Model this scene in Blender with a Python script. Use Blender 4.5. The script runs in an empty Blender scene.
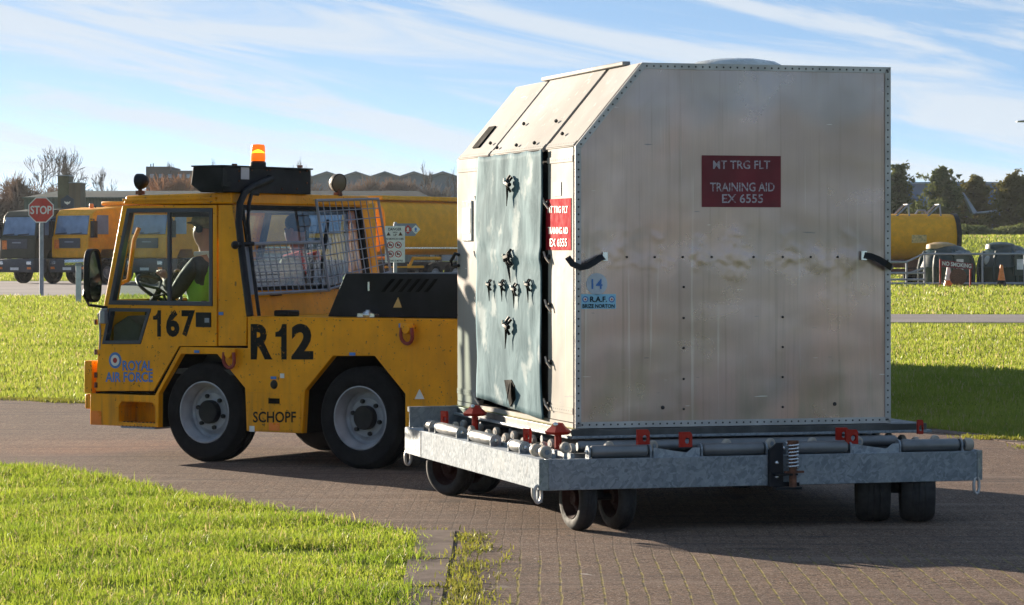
import bpy, bmesh, math, random
import numpy as np
from mathutils import Vector, Matrix
from mathutils.geometry import tessellate_polygon

random.seed(7); RNG = np.random.default_rng(11)
S = bpy.context.scene
COL = S.collection
FPX, EYE, CX, HY = 2900.0, 1.6, 512.0, 250.0

# ------------------------------------------------------------------ camera
cd = bpy.data.cameras.new('camera'); cam = bpy.data.objects.new('camera', cd); COL.objects.link(cam)
cd.sensor_width = 36; cd.lens = 36*FPX/1024; cd.shift_y = -(302.5-HY)/1024
cd.clip_start = 0.5; cd.clip_end = 6000
cam.location = (0, 0, EYE); cam.rotation_euler = (math.radians(90), 0, 0)
S.camera = cam
S.render.resolution_x, S.render.resolution_y = 1024, 605

# ------------------------------------------------------------------ sky and sun
SUN_AZ, SUN_EL = math.radians(-40), math.radians(11.5)       # measured from the view direction
to_sun = Vector((math.sin(SUN_AZ)*math.cos(SUN_EL), math.cos(SUN_AZ)*math.cos(SUN_EL), math.sin(SUN_EL)))
SKY_STRENGTH, SUN_STRENGTH, EXPOSURE = 0.103, 4.7, 1.60
W = bpy.data.worlds.new('World'); S.world = W; W.use_nodes = True
nt = W.node_tree; nt.nodes.clear()
def wn(t): return nt.nodes.new(t)
out = wn('ShaderNodeOutputWorld'); bg = wn('ShaderNodeBackground'); bg.inputs[1].default_value = SKY_STRENGTH
sky = wn('ShaderNodeTexSky'); sky.sky_type = 'NISHITA'; sky.sun_disc = False
sky.sun_elevation = SUN_EL; sky.sun_rotation = SUN_AZ; sky.air_density = 1.0; sky.dust_density = 0.6; sky.ozone_density = 1.5
tc = wn('ShaderNodeTexCoord'); sep = wn('ShaderNodeSeparateXYZ'); nt.links.new(tc.outputs['Generated'], sep.inputs[0])
mx = wn('ShaderNodeMath'); mx.operation = 'MAXIMUM'; nt.links.new(sep.outputs[2], mx.inputs[0]); mx.inputs[1].default_value = 0.0
ml = wn('ShaderNodeMath'); ml.operation = 'MULTIPLY_ADD'; nt.links.new(mx.outputs[0], ml.inputs[0]); ml.inputs[1].default_value = 7.0; ml.inputs[2].default_value = 0.12
cmb = wn('ShaderNodeCombineXYZ'); nt.links.new(sep.outputs[0], cmb.inputs[0]); nt.links.new(sep.outputs[1], cmb.inputs[1]); nt.links.new(ml.outputs[0], cmb.inputs[2])
nrm = wn('ShaderNodeVectorMath'); nrm.operation = 'NORMALIZE'; nt.links.new(cmb.outputs[0], nrm.inputs[0]); nt.links.new(nrm.outputs[0], sky.inputs[0])
# thin high cloud: streaks stretched along the horizon
mp = wn('ShaderNodeMapping'); mp.inputs['Scale'].default_value = (5.0, 5.0, 46.0)
mp.inputs['Location'].default_value = (0.65, 0.0, 0.2)
shr = wn('ShaderNodeMath'); shr.operation = 'MULTIPLY_ADD'; nt.links.new(sep.outputs[0], shr.inputs[0]); shr.inputs[1].default_value = 0.16; nt.links.new(sep.outputs[2], shr.inputs[2])
cv = wn('ShaderNodeCombineXYZ'); nt.links.new(sep.outputs[0], cv.inputs[0]); nt.links.new(sep.outputs[1], cv.inputs[1]); nt.links.new(shr.outputs[0], cv.inputs[2])
nt.links.new(cv.outputs[0], mp.inputs[0])
n1 = wn('ShaderNodeTexNoise'); n1.inputs['Scale'].default_value = 1.25; n1.inputs['Detail'].default_value = 7; n1.inputs['Roughness'].default_value = 0.6; n1.inputs['Distortion'].default_value = 0.8
nt.links.new(mp.outputs[0], n1.inputs[0])
# clouds thicken towards the horizon
el = wn('ShaderNodeMapRange'); el.inputs[1].default_value = 0.0; el.inputs[2].default_value = 0.10; el.inputs[3].default_value = 0.10; el.inputs[4].default_value = -0.02
nt.links.new(sep.outputs[2], el.inputs[0])
ad = wn('ShaderNodeMath'); ad.operation = 'ADD'; nt.links.new(n1.outputs[0], ad.inputs[0]); nt.links.new(el.outputs[0], ad.inputs[1])
cr = wn('ShaderNodeMapRange'); cr.interpolation_type = 'SMOOTHSTEP'; cr.inputs[1].default_value = 0.46; cr.inputs[2].default_value = 0.64; cr.inputs[4].default_value = 0.82
nt.links.new(ad.outputs[0], cr.inputs[0])
gm = wn('ShaderNodeMix'); gm.data_type = 'RGBA'; gm.blend_type = 'MULTIPLY'; gm.inputs[0].default_value = 1.0
nt.links.new(sky.outputs[0], gm.inputs[6]); hz = wn('ShaderNodeMapRange'); hz.inputs[1].default_value = 0.0; hz.inputs[2].default_value = 0.09; hz.inputs[3].default_value = 0.78; hz.inputs[4].default_value = 1.0; nt.links.new(sep.outputs[2], hz.inputs[0]); tn = wn('ShaderNodeMix'); tn.data_type = 'RGBA'; tn.blend_type = 'MULTIPLY'; tn.inputs[0].default_value = 1.0; tn.inputs[6].default_value = (0.94, 1.01, 1.01, 1); nt.links.new(hz.outputs[0], tn.inputs[7]); nt.links.new(tn.outputs[2], gm.inputs[7])
cm = wn('ShaderNodeMix'); cm.data_type = 'RGBA'; nt.links.new(cr.outputs[0], cm.inputs[0]); nt.links.new(gm.outputs[2], cm.inputs[6])
cm.inputs[7].default_value = (2.38, 2.60, 2.84, 1)
nt.links.new(cm.outputs[2], bg.inputs[0]); nt.links.new(bg.outputs[0], out.inputs[0])

sl = bpy.data.lights.new('sun', 'SUN'); sl.energy = SUN_STRENGTH; sl.angle = math.radians(0.53); sl.color = (1.0, 0.86, 0.68)
so = bpy.data.objects.new('sun', sl); COL.objects.link(so); so.rotation_euler = (-to_sun).to_track_quat('-Z', 'Y').to_euler()
so.location = (-20, 30, 20)
S.view_settings.view_transform = 'Standard'; S.view_settings.look = 'None'
S.view_settings.exposure = EXPOSURE; S.view_settings.gamma = 1; S.view_settings.use_curve_mapping = False

# ------------------------------------------------------------------ helpers: tagging
def setp(o, label=None, cat=None, group=None, kind=None):
    if label: o['label'] = label
    if cat: o['category'] = cat
    if group: o['group'] = group
    if kind: o['kind'] = kind
    return o
def thing(name, label, cat, loc=(0, 0, 0), rz=0.0, group=None):
    o = bpy.data.objects.new(name, None); COL.objects.link(o); o.empty_display_size = 0.2
    o.location = loc; o.rotation_euler = (0, 0, rz)
    return setp(o, label, cat, group)
def kids(o): return [c for c in bpy.data.objects if c.parent == o]
def dup(root, loc=None, rz=None, label=None):
    def cp(o, par):
        c = o.copy(); COL.objects.link(c); c.parent = par
        for ch in kids(o): cp(ch, c)
        return c
    src = list(kids(root))
    r = root.copy(); COL.objects.link(r)
    for ch in src: cp(ch, r)
    if loc is not None: r.location = loc
    if rz is not None: r.rotation_euler = (0, 0, rz)
    if label: r['label'] = label
    return r

# ------------------------------------------------------------------ helpers: meshes
EACH = {'bolt', 'corner_plate', 'lock_bracket', 'roller_rail', 'fixing', 'axle_nut', 'wheel_nut', 'axle', 'wiper', 'mast', 'window', 'hazard_plate', 'mudguard', 'louvre', 'step_grip', 'warning_triangle', 'pictogram', 'stem', 'side_board', 'cross_beam', 'cap_block', 'underframe', 'post', 'hinge'}
class MB:
    def __init__(s): s.v = []; s.f = []; s.m = []; s.mi = 0
    def add(s, vs, fs):
        o = len(s.v); s.v += [tuple(v) for v in vs]
        for f in fs: s.f.append([i+o for i in f]); s.m.append(s.mi)
    def box(s, c, d, rot=None):
        hx, hy, hz = d[0]/2, d[1]/2, d[2]/2
        vs = [Vector((x, y, z)) for x in (-hx, hx) for y in (-hy, hy) for z in (-hz, hz)]
        if rot is not None: vs = [rot @ v for v in vs]
        c = Vector(c); vs = [v+c for v in vs]
        s.add(vs, [(0, 1, 3, 2), (4, 6, 7, 5), (0, 4, 5, 1), (2, 3, 7, 6), (0, 2, 6, 4), (1, 5, 7, 3)])
    def bx(s, x0, x1, y0, y1, z0, z1): s.box(((x0+x1)/2, (y0+y1)/2, (z0+z1)/2), (abs(x1-x0), abs(y1-y0), abs(z1-z0)))
    def quad(s, a, b, c, d): s.add([a, b, c, d], [(0, 1, 2, 3)])
    def prism(s, loops, f0, f1):
        if not isinstance(loops[0][0], (list, tuple, Vector)): loops = [loops]
        flat = [p for L in loops for p in L]; n = len(flat)
        tris = tessellate_polygon([[Vector((p[0], p[1], 0)) for p in L] for L in loops])
        vs = [f0(p[0], p[1]) for p in flat] + [f1(p[0], p[1]) for p in flat]
        fs = [tuple(t) for t in tris] + [tuple(n+i for i in reversed(t)) for t in tris]
        o = 0
        for L in loops:
            k = len(L)
            for i in range(k):
                j = (i+1) % k; fs.append((o+i, o+j, n+o+j, n+o+i))
            o += k
        s.add(vs, fs)
    def sheet(s, loops, f0):
        if not isinstance(loops[0][0], (list, tuple, Vector)): loops = [loops]
        flat = [p for L in loops for p in L]
        tris = tessellate_polygon([[Vector((p[0], p[1], 0)) for p in L] for L in loops])
        s.add([f0(p[0], p[1]) for p in flat], [tuple(t) for t in tris])
    def tube(s, pts, r, n=8, closed=False, caps=True):
        pts = [Vector(p) for p in pts]; k = len(pts)
        rs = r if isinstance(r, (list, tuple)) else [r]*k
        up = None; rings = []
        for i, p in enumerate(pts):
            if closed: t = pts[(i+1) % k]-pts[i-1]
            else: t = pts[min(i+1, k-1)]-pts[max(i-1, 0)]
            t.normalize()
            if up is None:
                up = Vector((0, 0, 1)) if abs(t.z) < 0.9 else Vector((1, 0, 0))
            a = (up - t*up.dot(t)).normalized(); b = t.cross(a); up = a
            rings.append([p + (a*math.cos(q)+b*math.sin(q))*rs[i] for q in [2*math.pi*j/n for j in range(n)]])
        vs = [v for R in rings for v in R]; fs = []
        for i in range(k if closed else k-1):
            i2 = (i+1) % k
            for j in range(n):
                j2 = (j+1) % n; fs.append((i*n+j, i*n+j2, i2*n+j2, i2*n+j))
        if caps and not closed:
            fs.append(tuple(range(n-1, -1, -1))); fs.append(tuple((k-1)*n+j for j in range(n)))
        s.add(vs, fs)
    def cyl(s, p0, p1, r, n=16): s.tube([p0, p1], r, n)
    def lathe(s, prof, o, axis, n=32, a0=0.0, a1=None):
        o = Vector(o); ax = Vector(axis).normalized()
        u = Vector((0, 0, 1)) if abs(ax.z) < 0.9 else Vector((1, 0, 0))
        u = (u-ax*u.dot(ax)).normalized(); w = ax.cross(u)
        full = a1 is None; m = n if full else n+1
        vs = []
        for j in range(m):
            q = a0 + ((2*math.pi if full else a1-a0))*j/n
            d = u*math.cos(q)+w*math.sin(q)
            for (r, h) in prof: vs.append(o+ax*h+d*r)
        k = len(prof); fs = []
        for j in range(n):
            j2 = (j+1) % m
            for i in range(k-1): fs.append((j*k+i, j2*k+i, j2*k+i+1, j*k+i+1))
        s.add(vs, fs)
    def ball(s, c, r, nu=16, nv=10):
        r = r if isinstance(r, (tuple, list)) else (r, r, r); c = Vector(c)
        vs = [c+Vector((0, 0, r[2]))]
        for i in range(1, nv):
            t = math.pi*i/nv
            for j in range(nu):
                p = 2*math.pi*j/nu
                vs.append(c+Vector((r[0]*math.sin(t)*math.cos(p), r[1]*math.sin(t)*math.sin(p), r[2]*math.cos(t))))
        vs.append(c-Vector((0, 0, r[2]))); fs = []
        for j in range(nu): fs.append((0, 1+j, 1+(j+1) % nu))
        for i in range(nv-2):
            for j in range(nu):
                a = 1+i*nu; j2 = (j+1) % nu; fs.append((a+j, a+nu+j, a+nu+j2, a+j2))
        a = 1+(nv-2)*nu; e = len(vs)-1
        for j in range(nu): fs.append((a+j, e, a+(j+1) % nu))
        s.add(vs, fs)
    def disc(s, o, axis, r, n=20, r0=0.0):
        if r0 > 0: s.lathe([(r0, 0), (r, 0)], o, axis, n)
        else:
            o = Vector(o); ax = Vector(axis).normalized()
            u = Vector((0, 0, 1)) if abs(ax.z) < 0.9 else Vector((1, 0, 0)); u = (u-ax*u.dot(ax)).normalized(); w = ax.cross(u)
            s.add([o+(u*math.cos(2*math.pi*j/n)+w*math.sin(2*math.pi*j/n))*r for j in range(n)], [tuple(range(n))])
    def mesh(s, name, mats, smooth=32, recalc=True):
        me = bpy.data.meshes.new(name); me.from_pydata(s.v, [], s.f)
        mats = mats if isinstance(mats, (list, tuple)) else [mats]
        for m in mats: me.materials.append(m)
        me.polygons.foreach_set('material_index', s.m)
        if recalc:
            bm = bmesh.new(); bm.from_mesh(me); bmesh.ops.recalc_face_normals(bm, faces=bm.faces); bm.to_mesh(me); bm.free()
        me.polygons.foreach_set('use_smooth', [True]*len(me.polygons)); me.update()
        me.set_sharp_from_angle(angle=math.radians(smooth))
        return me
    def pieces(s):
        up = list(range(len(s.v)))
        def find(i):
            while up[i] != i: up[i] = up[up[i]]; i = up[i]
            return i
        for f in s.f:
            r0 = find(f[0])
            for i in f[1:]: up[find(i)] = r0
        groups = {}
        for k, f in enumerate(s.f): groups.setdefault(find(f[0]), []).append(k)
        out = []
        for g in groups.values():
            q = MB(); idx = {}
            for k in g:
                for i in s.f[k]:
                    if i not in idx: idx[i] = len(q.v); q.v.append(s.v[i])
                q.f.append([idx[i] for i in s.f[k]]); q.m.append(s.m[k])
            out.append(q)
        return out
    def build(s, name, mats, parent=None, bevel=0.0, smooth=32, seg=2, recalc=True):
        if name in EACH and parent is not None:
            ps = s.pieces()
            if len(ps) > 1: return [p.build(name, mats, parent, bevel, smooth, seg, recalc) for p in ps][0]
        o = bpy.data.objects.new(name, s.mesh(name, mats, smooth, recalc)); COL.objects.link(o); o.parent = parent
        if bevel:
            b = o.modifiers.new('bevel', 'BEVEL'); b.width = bevel; b.segments = seg; b.limit_method = 'ANGLE'; b.angle_limit = math.radians(40)
            b.harden_normals = False
        return o

def text_into(mb, body, fn, bold=0.02):
    """letters filling the unit square, mapped by fn(u, v)"""
    cu = bpy.data.curves.new('t', 'FONT'); cu.body = body; cu.offset = bold; cu.resolution_u = 3
    ob = bpy.data.objects.new('t', cu); COL.objects.link(ob)
    bpy.context.view_layer.update()
    me = bpy.data.meshes.new_from_object(ob.evaluated_get(bpy.context.evaluated_depsgraph_get()))
    vs = np.array([v.co[:] for v in me.vertices]); fs = [tuple(p.vertices) for p in me.polygons]
    bpy.data.objects.remove(ob); bpy.data.curves.remove(cu); bpy.data.meshes.remove(me)
    lo = vs.min(0); hi = vs.max(0); d = hi-lo
    mb.add([fn((v[0]-lo[0])/d[0], (v[1]-lo[1])/d[1]) for v in vs], fs)

class Frame:
    """a thing's own axes: picks the local point of a plane that a sight line meets"""
    def __init__(s, x, y, ang, z0=0.0):
        s.o = Vector((x, y, z0)); s.a = ang; s.R = Matrix.Rotation(-ang, 3, 'Z')
    def hit(s, px, py, axis, val):
        o = s.R @ (Vector((0, 0, EYE))-s.o); d = s.R @ Vector(((px-CX)/FPX, 1, -(py-HY)/FPX))
        t = (val-o[axis])/d[axis]; return o+d*t
    def loc(s): return tuple(s.o)
    def patch(s, axis, val, x0, y0, x1, y1, off):
        """fn(u,v) over the picture rectangle x0..x1, y0(top)..y1(bottom) on plane axis=val, lifted by off"""
        bl = s.hit(x0, y1, axis, val); br = s.hit(x1, y1, axis, val); tl = s.hit(x0, y0, axis, val); tr = s.hit(x1, y0, axis, val)
        n = Vector((0, 0, 0)); n[axis] = off
        return lambda u, v: bl*(1-u)*(1-v)+br*u*(1-v)+tl*(1-u)*v+tr*u*v+n
def at(px, py, Y): return Vector(((px-CX)*Y/FPX, Y, EYE-(py-HY)*Y/FPX))
def gr(px, py): Y = EYE*FPX/(py-HY); return ((px-CX)*Y/FPX, Y)

# ------------------------------------------------------------------ helpers: materials
class NT:
    def __init__(s, name):
        s.m = bpy.data.materials.new(name); s.m.use_nodes = True; s.t = s.m.node_tree
        s.b = s.t.nodes['Principled BSDF']; s.o = s.t.nodes['Material Output']
    def n(s, t, **k):
        x = s.t.nodes.new(t)
        for a, b in k.items():
            if a.startswith('i_'):
                key = a[2:]; key = int(key) if key.isdigit() else key
                x.inputs[key].default_value = b
            else: setattr(x, a, b)
        return x
    def l(s, a, b): s.t.links.new(a, b)
    def pos(s, scale=(1, 1, 1), rot=(0, 0, 0), kind='Object'):
        c = s.n('ShaderNodeTexCoord'); m = s.n('ShaderNodeMapping'); m.inputs['Scale'].default_value = scale; m.inputs['Rotation'].default_value = rot
        s.l(c.outputs[kind], m.inputs[0]); return m.outputs[0]
    def noise(s, vec, scale, detail=4, rough=0.55, dist=0.0):
        x = s.n('ShaderNodeTexNoise'); x.inputs['Scale'].default_value = scale; x.inputs['Detail'].default_value = detail
        x.inputs['Roughness'].default_value = rough; x.inputs['Distortion'].default_value = dist; s.l(vec, x.inputs[0]); return x.outputs[0]
    def rng(s, v, a, b, c=0.0, d=1.0, smooth=True):
        x = s.n('ShaderNodeMapRange'); x.interpolation_type = 'SMOOTHSTEP' if smooth else 'LINEAR'
        for i, q in enumerate((a, b, c, d)): x.inputs[i+1].default_value = q
        s.l(v, x.inputs[0]); return x.outputs[0]
    def mix(s, f, a, b, mode='MIX'):
        x = s.n('ShaderNodeMix'); x.data_type = 'RGBA'; x.blend_type = mode
        for i, q in ((0, f), (6, a), (7, b)):
            if isinstance(q, (int, float)): x.inputs[i].default_value = q
            elif isinstance(q, (tuple, list)): x.inputs[i].default_value = tuple(q)+((1,) if len(q) == 3 else ())
            else: s.l(q, x.inputs[i])
        return x.outputs[2]
    def math(s, op, a, b):
        x = s.n('ShaderNodeMath'); x.operation = op
        for i, q in enumerate((a, b)):
            if isinstance(q, (int, float)): x.inputs[i].default_value = q
            else: s.l(q, x.inputs[i])
        return x.outputs[0]
    def bump(s, h, strength=0.3, dist=0.01):
        x = s.n('ShaderNodeBump'); x.inputs['Strength'].default_value = strength; x.inputs['Distance'].default_value = dist
        s.l(h, x.inputs['Height']); s.l(x.outputs[0], s.b.inputs['Normal'])
    def put(s, **k):
        names = dict(col='Base Color', rough='Roughness', metal='Metallic', spec='Specular IOR Level', coat='Coat Weight', trans='Transmission Weight', em='Emission Color', ems='Emission Strength', alpha='Alpha')
        for a, v in k.items():
            i = s.b.inputs[names[a]]
            if isinstance(v, (int, float)): i.default_value = v
            elif isinstance(v, (tuple, list)): i.default_value = tuple(v)+((1,) if len(v) == 3 else ())
            else: s.l(v, i)
        return s.m

def m_simple(name, col, rough=0.5, metal=0.0, var=0.12, scale=6.0, bump=0.0, **k):
    t = NT(name); p = t.pos(); n = t.noise(p, scale, 5)
    c = t.mix(t.rng(n, 0.3, 0.7), tuple(x*(1-var) for x in col), tuple(min(1, x*(1+var)) for x in col))
    r = t.rng(t.noise(p, scale*3, 3), 0.3, 0.7, max(0.03, rough-0.08), min(1, rough+0.1))
    if bump: t.bump(t.noise(p, scale*8, 3), bump, 0.003)
    return t.put(col=c, rough=r, metal=metal, **k)

def m_paint(name, col, rough=0.32, dirt=(0.10, 0.075, 0.045), amt=0.35):
    t = NT(name); p = t.pos()
    n = t.noise(p, 3.5, 6, 0.6); fine = t.noise(p, 60, 3)
    c = t.mix(t.rng(n, 0.35, 0.75), tuple(x*0.80 for x in col), col)
    streak = t.noise(t.pos((9, 9, 0.7)), 2.2, 5)
    low = t.n('ShaderNodeSeparateXYZ'); t.l(t.pos(), low.inputs[0])
    w = t.math('MULTIPLY', t.rng(low.outputs[2], 0.2, 0.75, 1.0, 0.25), t.rng(streak, 0.42, 0.75))
    chips = t.rng(t.math('ADD', t.noise(p, 38, 3), t.math('MULTIPLY', t.noise(p, 3, 2), 0.16)), 0.74, 0.77, 0, 0.75)
    c = t.mix(t.math('MULTIPLY', w, amt), c, dirt); c = t.mix(chips, c, tuple(x*0.45 for x in dirt))
    t.bump(t.noise(p, 2.5, 2), 0.05, 0.01)
    return t.put(col=c, rough=t.rng(fine, 0.3, 0.7, rough-0.02, rough+0.2), spec=0.28)

def m_container(name, base=(0.60, 0.45, 0.395), rough=0.24, metal=0.85, spec=0.5, pink=0.8):
    t = NT(name); p = t.pos()
    z = t.n('ShaderNodeSeparateXYZ'); t.l(p, z.inputs[0])
    c = t.mix(t.rng(t.noise(p, 0.8, 2, 0.45, 0.4), 0.35, 0.68), tuple(x*0.80 for x in base), tuple(min(1, x*1.10) for x in base))
    c = t.mix(t.rng(t.noise(p, 1.1, 3, 0.5), 0.45, 0.70, 0, pink), c, (base[0]*1.02, base[1]*0.86, base[2]*0.80))
    c = t.mix(t.rng(t.math('ADD', t.noise(p, 1.3, 3, 0.5), t.rng(z.outputs[2], 1.5, 2.1, -0.1, 0.12)), 0.5, 0.72, 0, 0.6), c, (0.40, 0.38, 0.385))
    # brushed grain and rain runs, both upright
    c = t.mix(t.rng(t.noise(t.pos((70, 70, 1.1)), 2.0, 4, 0.6), 0.35, 0.68, 0, 0.22), c, tuple(x*0.72 for x in base))
    c = t.mix(t.rng(t.noise(t.pos((13, 13, 0.30)), 2.2, 4, 0.55), 0.55, 0.70, 0, 0.42), c, (0.35, 0.265, 0.215))
    c = t.mix(t.rng(t.noise(t.pos((15, 15, 0.4)), 1.7, 3), 0.63, 0.72, 0, 0.45), c, (0.74, 0.66, 0.60))
    # oxidised band at strap height, dirt low down
    band = t.math('MULTIPLY', t.rng(z.outputs[2], 0.78, 1.0), t.rng(z.outputs[2], 1.12, 1.22, 1, 0))
    c = t.mix(t.math('MULTIPLY', band, t.rng(t.noise(p, 3.2, 4, 0.6), 0.42, 0.66, 0, 0.3)), c, (0.40, 0.36, 0.335))
    grime = t.math('MULTIPLY', t.rng(z.outputs[2], 0.02, 0.75, 0.6, 0.0), t.rng(t.noise(t.pos((4, 4, 1)), 2, 5), 0.35, 0.7))
    c = t.mix(grime, c, (0.34, 0.31, 0.235))
    # scuffs: short slanted scratches, bright and dark
    s1 = t.rng(t.noise(t.pos((3, 3, 26), (0, math.radians(17), 0)), 1.9, 2, 0.4), 0.735, 0.76, 0, 0.7)
    s2 = t.rng(t.noise(t.pos((3.5, 3, 40), (0, math.radians(-24), 0)), 1.6, 2, 0.4), 0.745, 0.77, 0, 0.8)
    c = t.mix(s1, c, (0.20, 0.20, 0.22)); c = t.mix(s2, c, (0.85, 0.82, 0.78))
    dents = t.math('ADD', t.noise(p, 1.5, 2), t.math('ADD', t.math('MULTIPLY', t.rng(t.noise(p, 5.5, 2, 0.4), 0.45, 0.85), t.math('ADD', t.math('MULTIPLY', band, 0.25), 0.05)), t.math('MULTIPLY', t.noise(t.pos((60, 60, 2)), 2, 3), 0.012)))
    t.bump(dents, 0.26, 0.06)
    r = t.rng(t.noise(p, 1.6, 5, 0.6), 0.3, 0.7, rough, rough+0.16)
    return t.put(col=c, rough=r, metal=metal, spec=spec)

def m_galv(name, k=1.0, rough=0.38, metal=0.4, spec=0.5):
    t = NT(name); p = t.pos()
    v = t.n('ShaderNodeTexVoronoi'); v.inputs['Scale'].default_value = 55; v.inputs['Randomness'].default_value = 1
    wv = t.math('MULTIPLY', t.noise(p, 14, 2), 0.09); mm = t.n('ShaderNodeVectorMath'); mm.operation = 'ADD'
    cmb_ = t.n('ShaderNodeCombineXYZ'); t.l(wv, cmb_.inputs[0]); t.l(wv, cmb_.inputs[2])
    t.l(p, mm.inputs[0]); t.l(cmb_.outputs[0], mm.inputs[1]); t.l(mm.outputs[0], v.inputs['Vector'])
    bw = t.n('ShaderNodeSeparateColor'); t.l(v.outputs['Color'], bw.inputs[0])
    c = t.mix(bw.outputs[0], tuple(x*k for x in (0.21, 0.24, 0.27)), tuple(x*k for x in (0.37, 0.41, 0.45)))
    c = t.mix(t.rng(t.noise(p, 4, 4), 0.5, 0.7, 0, 0.4), c, tuple(x*k for x in (0.40, 0.42, 0.43)))
    c = t.mix(t.rng(t.noise(t.pos((6, 6, 2)), 2, 5), 0.6, 0.78, 0, 0.45), c, (0.16, 0.13, 0.10))
    t.bump(t.noise(p, 50, 3), 0.12, 0.004)
    return t.put(col=c, rough=t.rng(bw.outputs[1], 0, 1, rough, rough+.2), metal=metal, spec=spec)

def m_glass(name, tint=(0.80, 0.88, 0.86), refl=0.02, dirt=0.006):
    t = NT(name); t.t.nodes.remove(t.b)
    tr = t.n('ShaderNodeBsdfTransparent'); tr.inputs[0].default_value = tint+(1,)
    gl = t.n('ShaderNodeBsdfGlossy'); gl.inputs['Roughness'].default_value = 0.03; gl.inputs[0].default_value = (1, 1, 1, 1)
    df = t.n('ShaderNodeBsdfDiffuse'); df.inputs[0].default_value = (0.5, 0.52, 0.5, 1)
    lw = t.n('ShaderNodeLayerWeight'); lw.inputs[0].default_value = 0.5; pw = t.math('MULTIPLY', t.math('POWER', lw.outputs['Facing'], 4.0), 0.5)
    a = t.n('ShaderNodeMixShader'); fac = t.math('ADD', pw, refl)
    t.l(fac, a.inputs[0]); t.l(tr.outputs[0], a.inputs[1]); t.l(gl.outputs[0], a.inputs[2])
    b = t.n('ShaderNodeMixShader'); t.l(t.rng(t.noise(t.pos(), 5, 5), 0.35, 0.8, dirt*0.4, dirt*2), b.inputs[0])
    t.l(a.outputs[0], b.inputs[1]); t.l(df.outputs[0], b.inputs[2]); t.l(b.outputs[0], t.o.inputs[0]); return t.m

def m_leaf(name, cols, trans=0.45, nscale=3.0, rough=0.4, gloss=0.025, blade=False):
    t = NT(name); t.t.nodes.remove(t.b); p = t.pos(kind='Object')
    n = t.rng(t.noise(p, nscale, 4, 0.6), 0.3, 0.7); n2 = t.rng(t.noise(p, nscale*16, 2), 0.3, 0.7)
    c = t.mix(n, cols[0], cols[1]); c = t.mix(t.math('MULTIPLY', n2, 0.5), c, cols[2])
    if blade:
        at_ = t.n('ShaderNodeAttribute'); at_.attribute_name = 'blade'
        c = t.mix(t.rng(at_.outputs['Fac'], 0.0, 1.0, 0.0, 1.0, False), t.mix(0.42, c, (0.07, 0.16, 0.008)), c)
        c = t.mix(t.rng(at_.outputs['Fac'], 0.90, 0.93), c, (0.42, 0.34, 0.16))
    d = t.n('ShaderNodeBsdfDiffuse'); t.l(c, d.inputs[0]); tr = t.n('ShaderNodeBsdfTranslucent'); t.l(c, tr.inputs[0])
    m = t.n('ShaderNodeMixShader'); m.inputs[0].default_value = trans; t.l(d.outputs[0], m.inputs[1]); t.l(tr.outputs[0], m.inputs[2])
    g = t.n('ShaderNodeBsdfGlossy'); g.inputs[1].default_value = rough; g.inputs[0].default_value = (1, 1, 0.9, 1)
    m2 = t.n('ShaderNodeMixShader'); m2.inputs[0].default_value = gloss; t.l(m.outputs[0], m2.inputs[1]); t.l(g.outputs[0], m2.inputs[2])
    t.l(m2.outputs[0], t.o.inputs[0]); return t.m

M = {}
M['yellow'] = m_paint('tractor yellow paint', (0.97, 0.395, 0.002), amt=0.5)
M['yellow_far'] = m_paint('truck yellow paint', (0.97, 0.43, 0.004), 0.45, amt=0.25)
M['olive'] = m_paint('olive drab paint', (0.075, 0.072, 0.045), 0.5, amt=0.2)
M['black'] = m_simple('black paint', (0.009, 0.009, 0.011), 0.5, var=0.4, spec=0.3)
M['black_metal'] = m_simple('dusty black sheet metal', (0.011, 0.012, 0.015), 0.6, var=0.8, scale=2.5, spec=0.25)
M['rubber'] = m_simple('tyre rubber', (0.011, 0.011, 0.012), 0.85, spec=0.2, var=0.35, scale=9, bump=0.15)
M['seal'] = m_simple('window seal', (0.045, 0.05, 0.075), 0.4)
M['rim'] = m_simple('grey wheel enamel', (0.30, 0.31, 0.335), 0.4, var=0.22, scale=8)
M['dark'] = m_simple('dark underside', (0.004, 0.004, 0.004), 0.9, spec=0.1)
M['interior'] = m_simple('cab interior trim', (0.05, 0.052, 0.05), 0.7)
M['seat'] = m_simple('seat vinyl', (0.02, 0.02, 0.022), 0.55)
M['cage'] = m_simple('grey mesh guard paint', (0.24, 0.265, 0.32), 0.45)
M['decal_black'] = m_simple('black decal', (0.005, 0.005, 0.006), 0.6, spec=0.2)
t = NT('worn black stencil'); p = t.pos(); w_ = t.rng(t.math('ADD', t.noise(p, 30, 4, 0.7), t.math('MULTIPLY', t.noise(p, 5, 3), 0.25)), 0.75, 0.79, 0, 0.75)
M['stencil'] = t.put(col=t.mix(w_, (0.006, 0.006, 0.007), (0.55, 0.24, 0.01)), rough=0.6, spec=0.2)
M['decal_blue'] = m_simple('blue decal', (0.06, 0.20, 0.55), 0.5)
M['decal_white'] = m_simple('white decal', (0.75, 0.75, 0.72), 0.5)
M['decal_red'] = m_simple('red decal', (0.45, 0.02, 0.02), 0.5)
M['label_blue'] = m_simple('pale blue label', (0.30, 0.62, 0.82), 0.45)
M['glass'] = m_glass('cab glass')
M['glass_rear'] = m_glass('rear cab glass', (0.74, 0.84, 0.93), 0.17, 0.012)
M['truck_glass'] = m_simple('truck window glass', (0.16, 0.24, 0.36), 0.08, var=0.3, scale=1.2, spec=0.8)
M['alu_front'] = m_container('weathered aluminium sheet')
M['alu_side'] = m_container('sunlit aluminium sheet', (0.335, 0.32, 0.305), 0.62, 0.05, 0.15, pink=0.10)  # copy of the sheet, colour and gloss toned for the sunlit faces
M['alu_trim'] = m_simple('aluminium edge strip', (0.50, 0.485, 0.475), 0.45, 0.45, var=0.16, scale=5)
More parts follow.
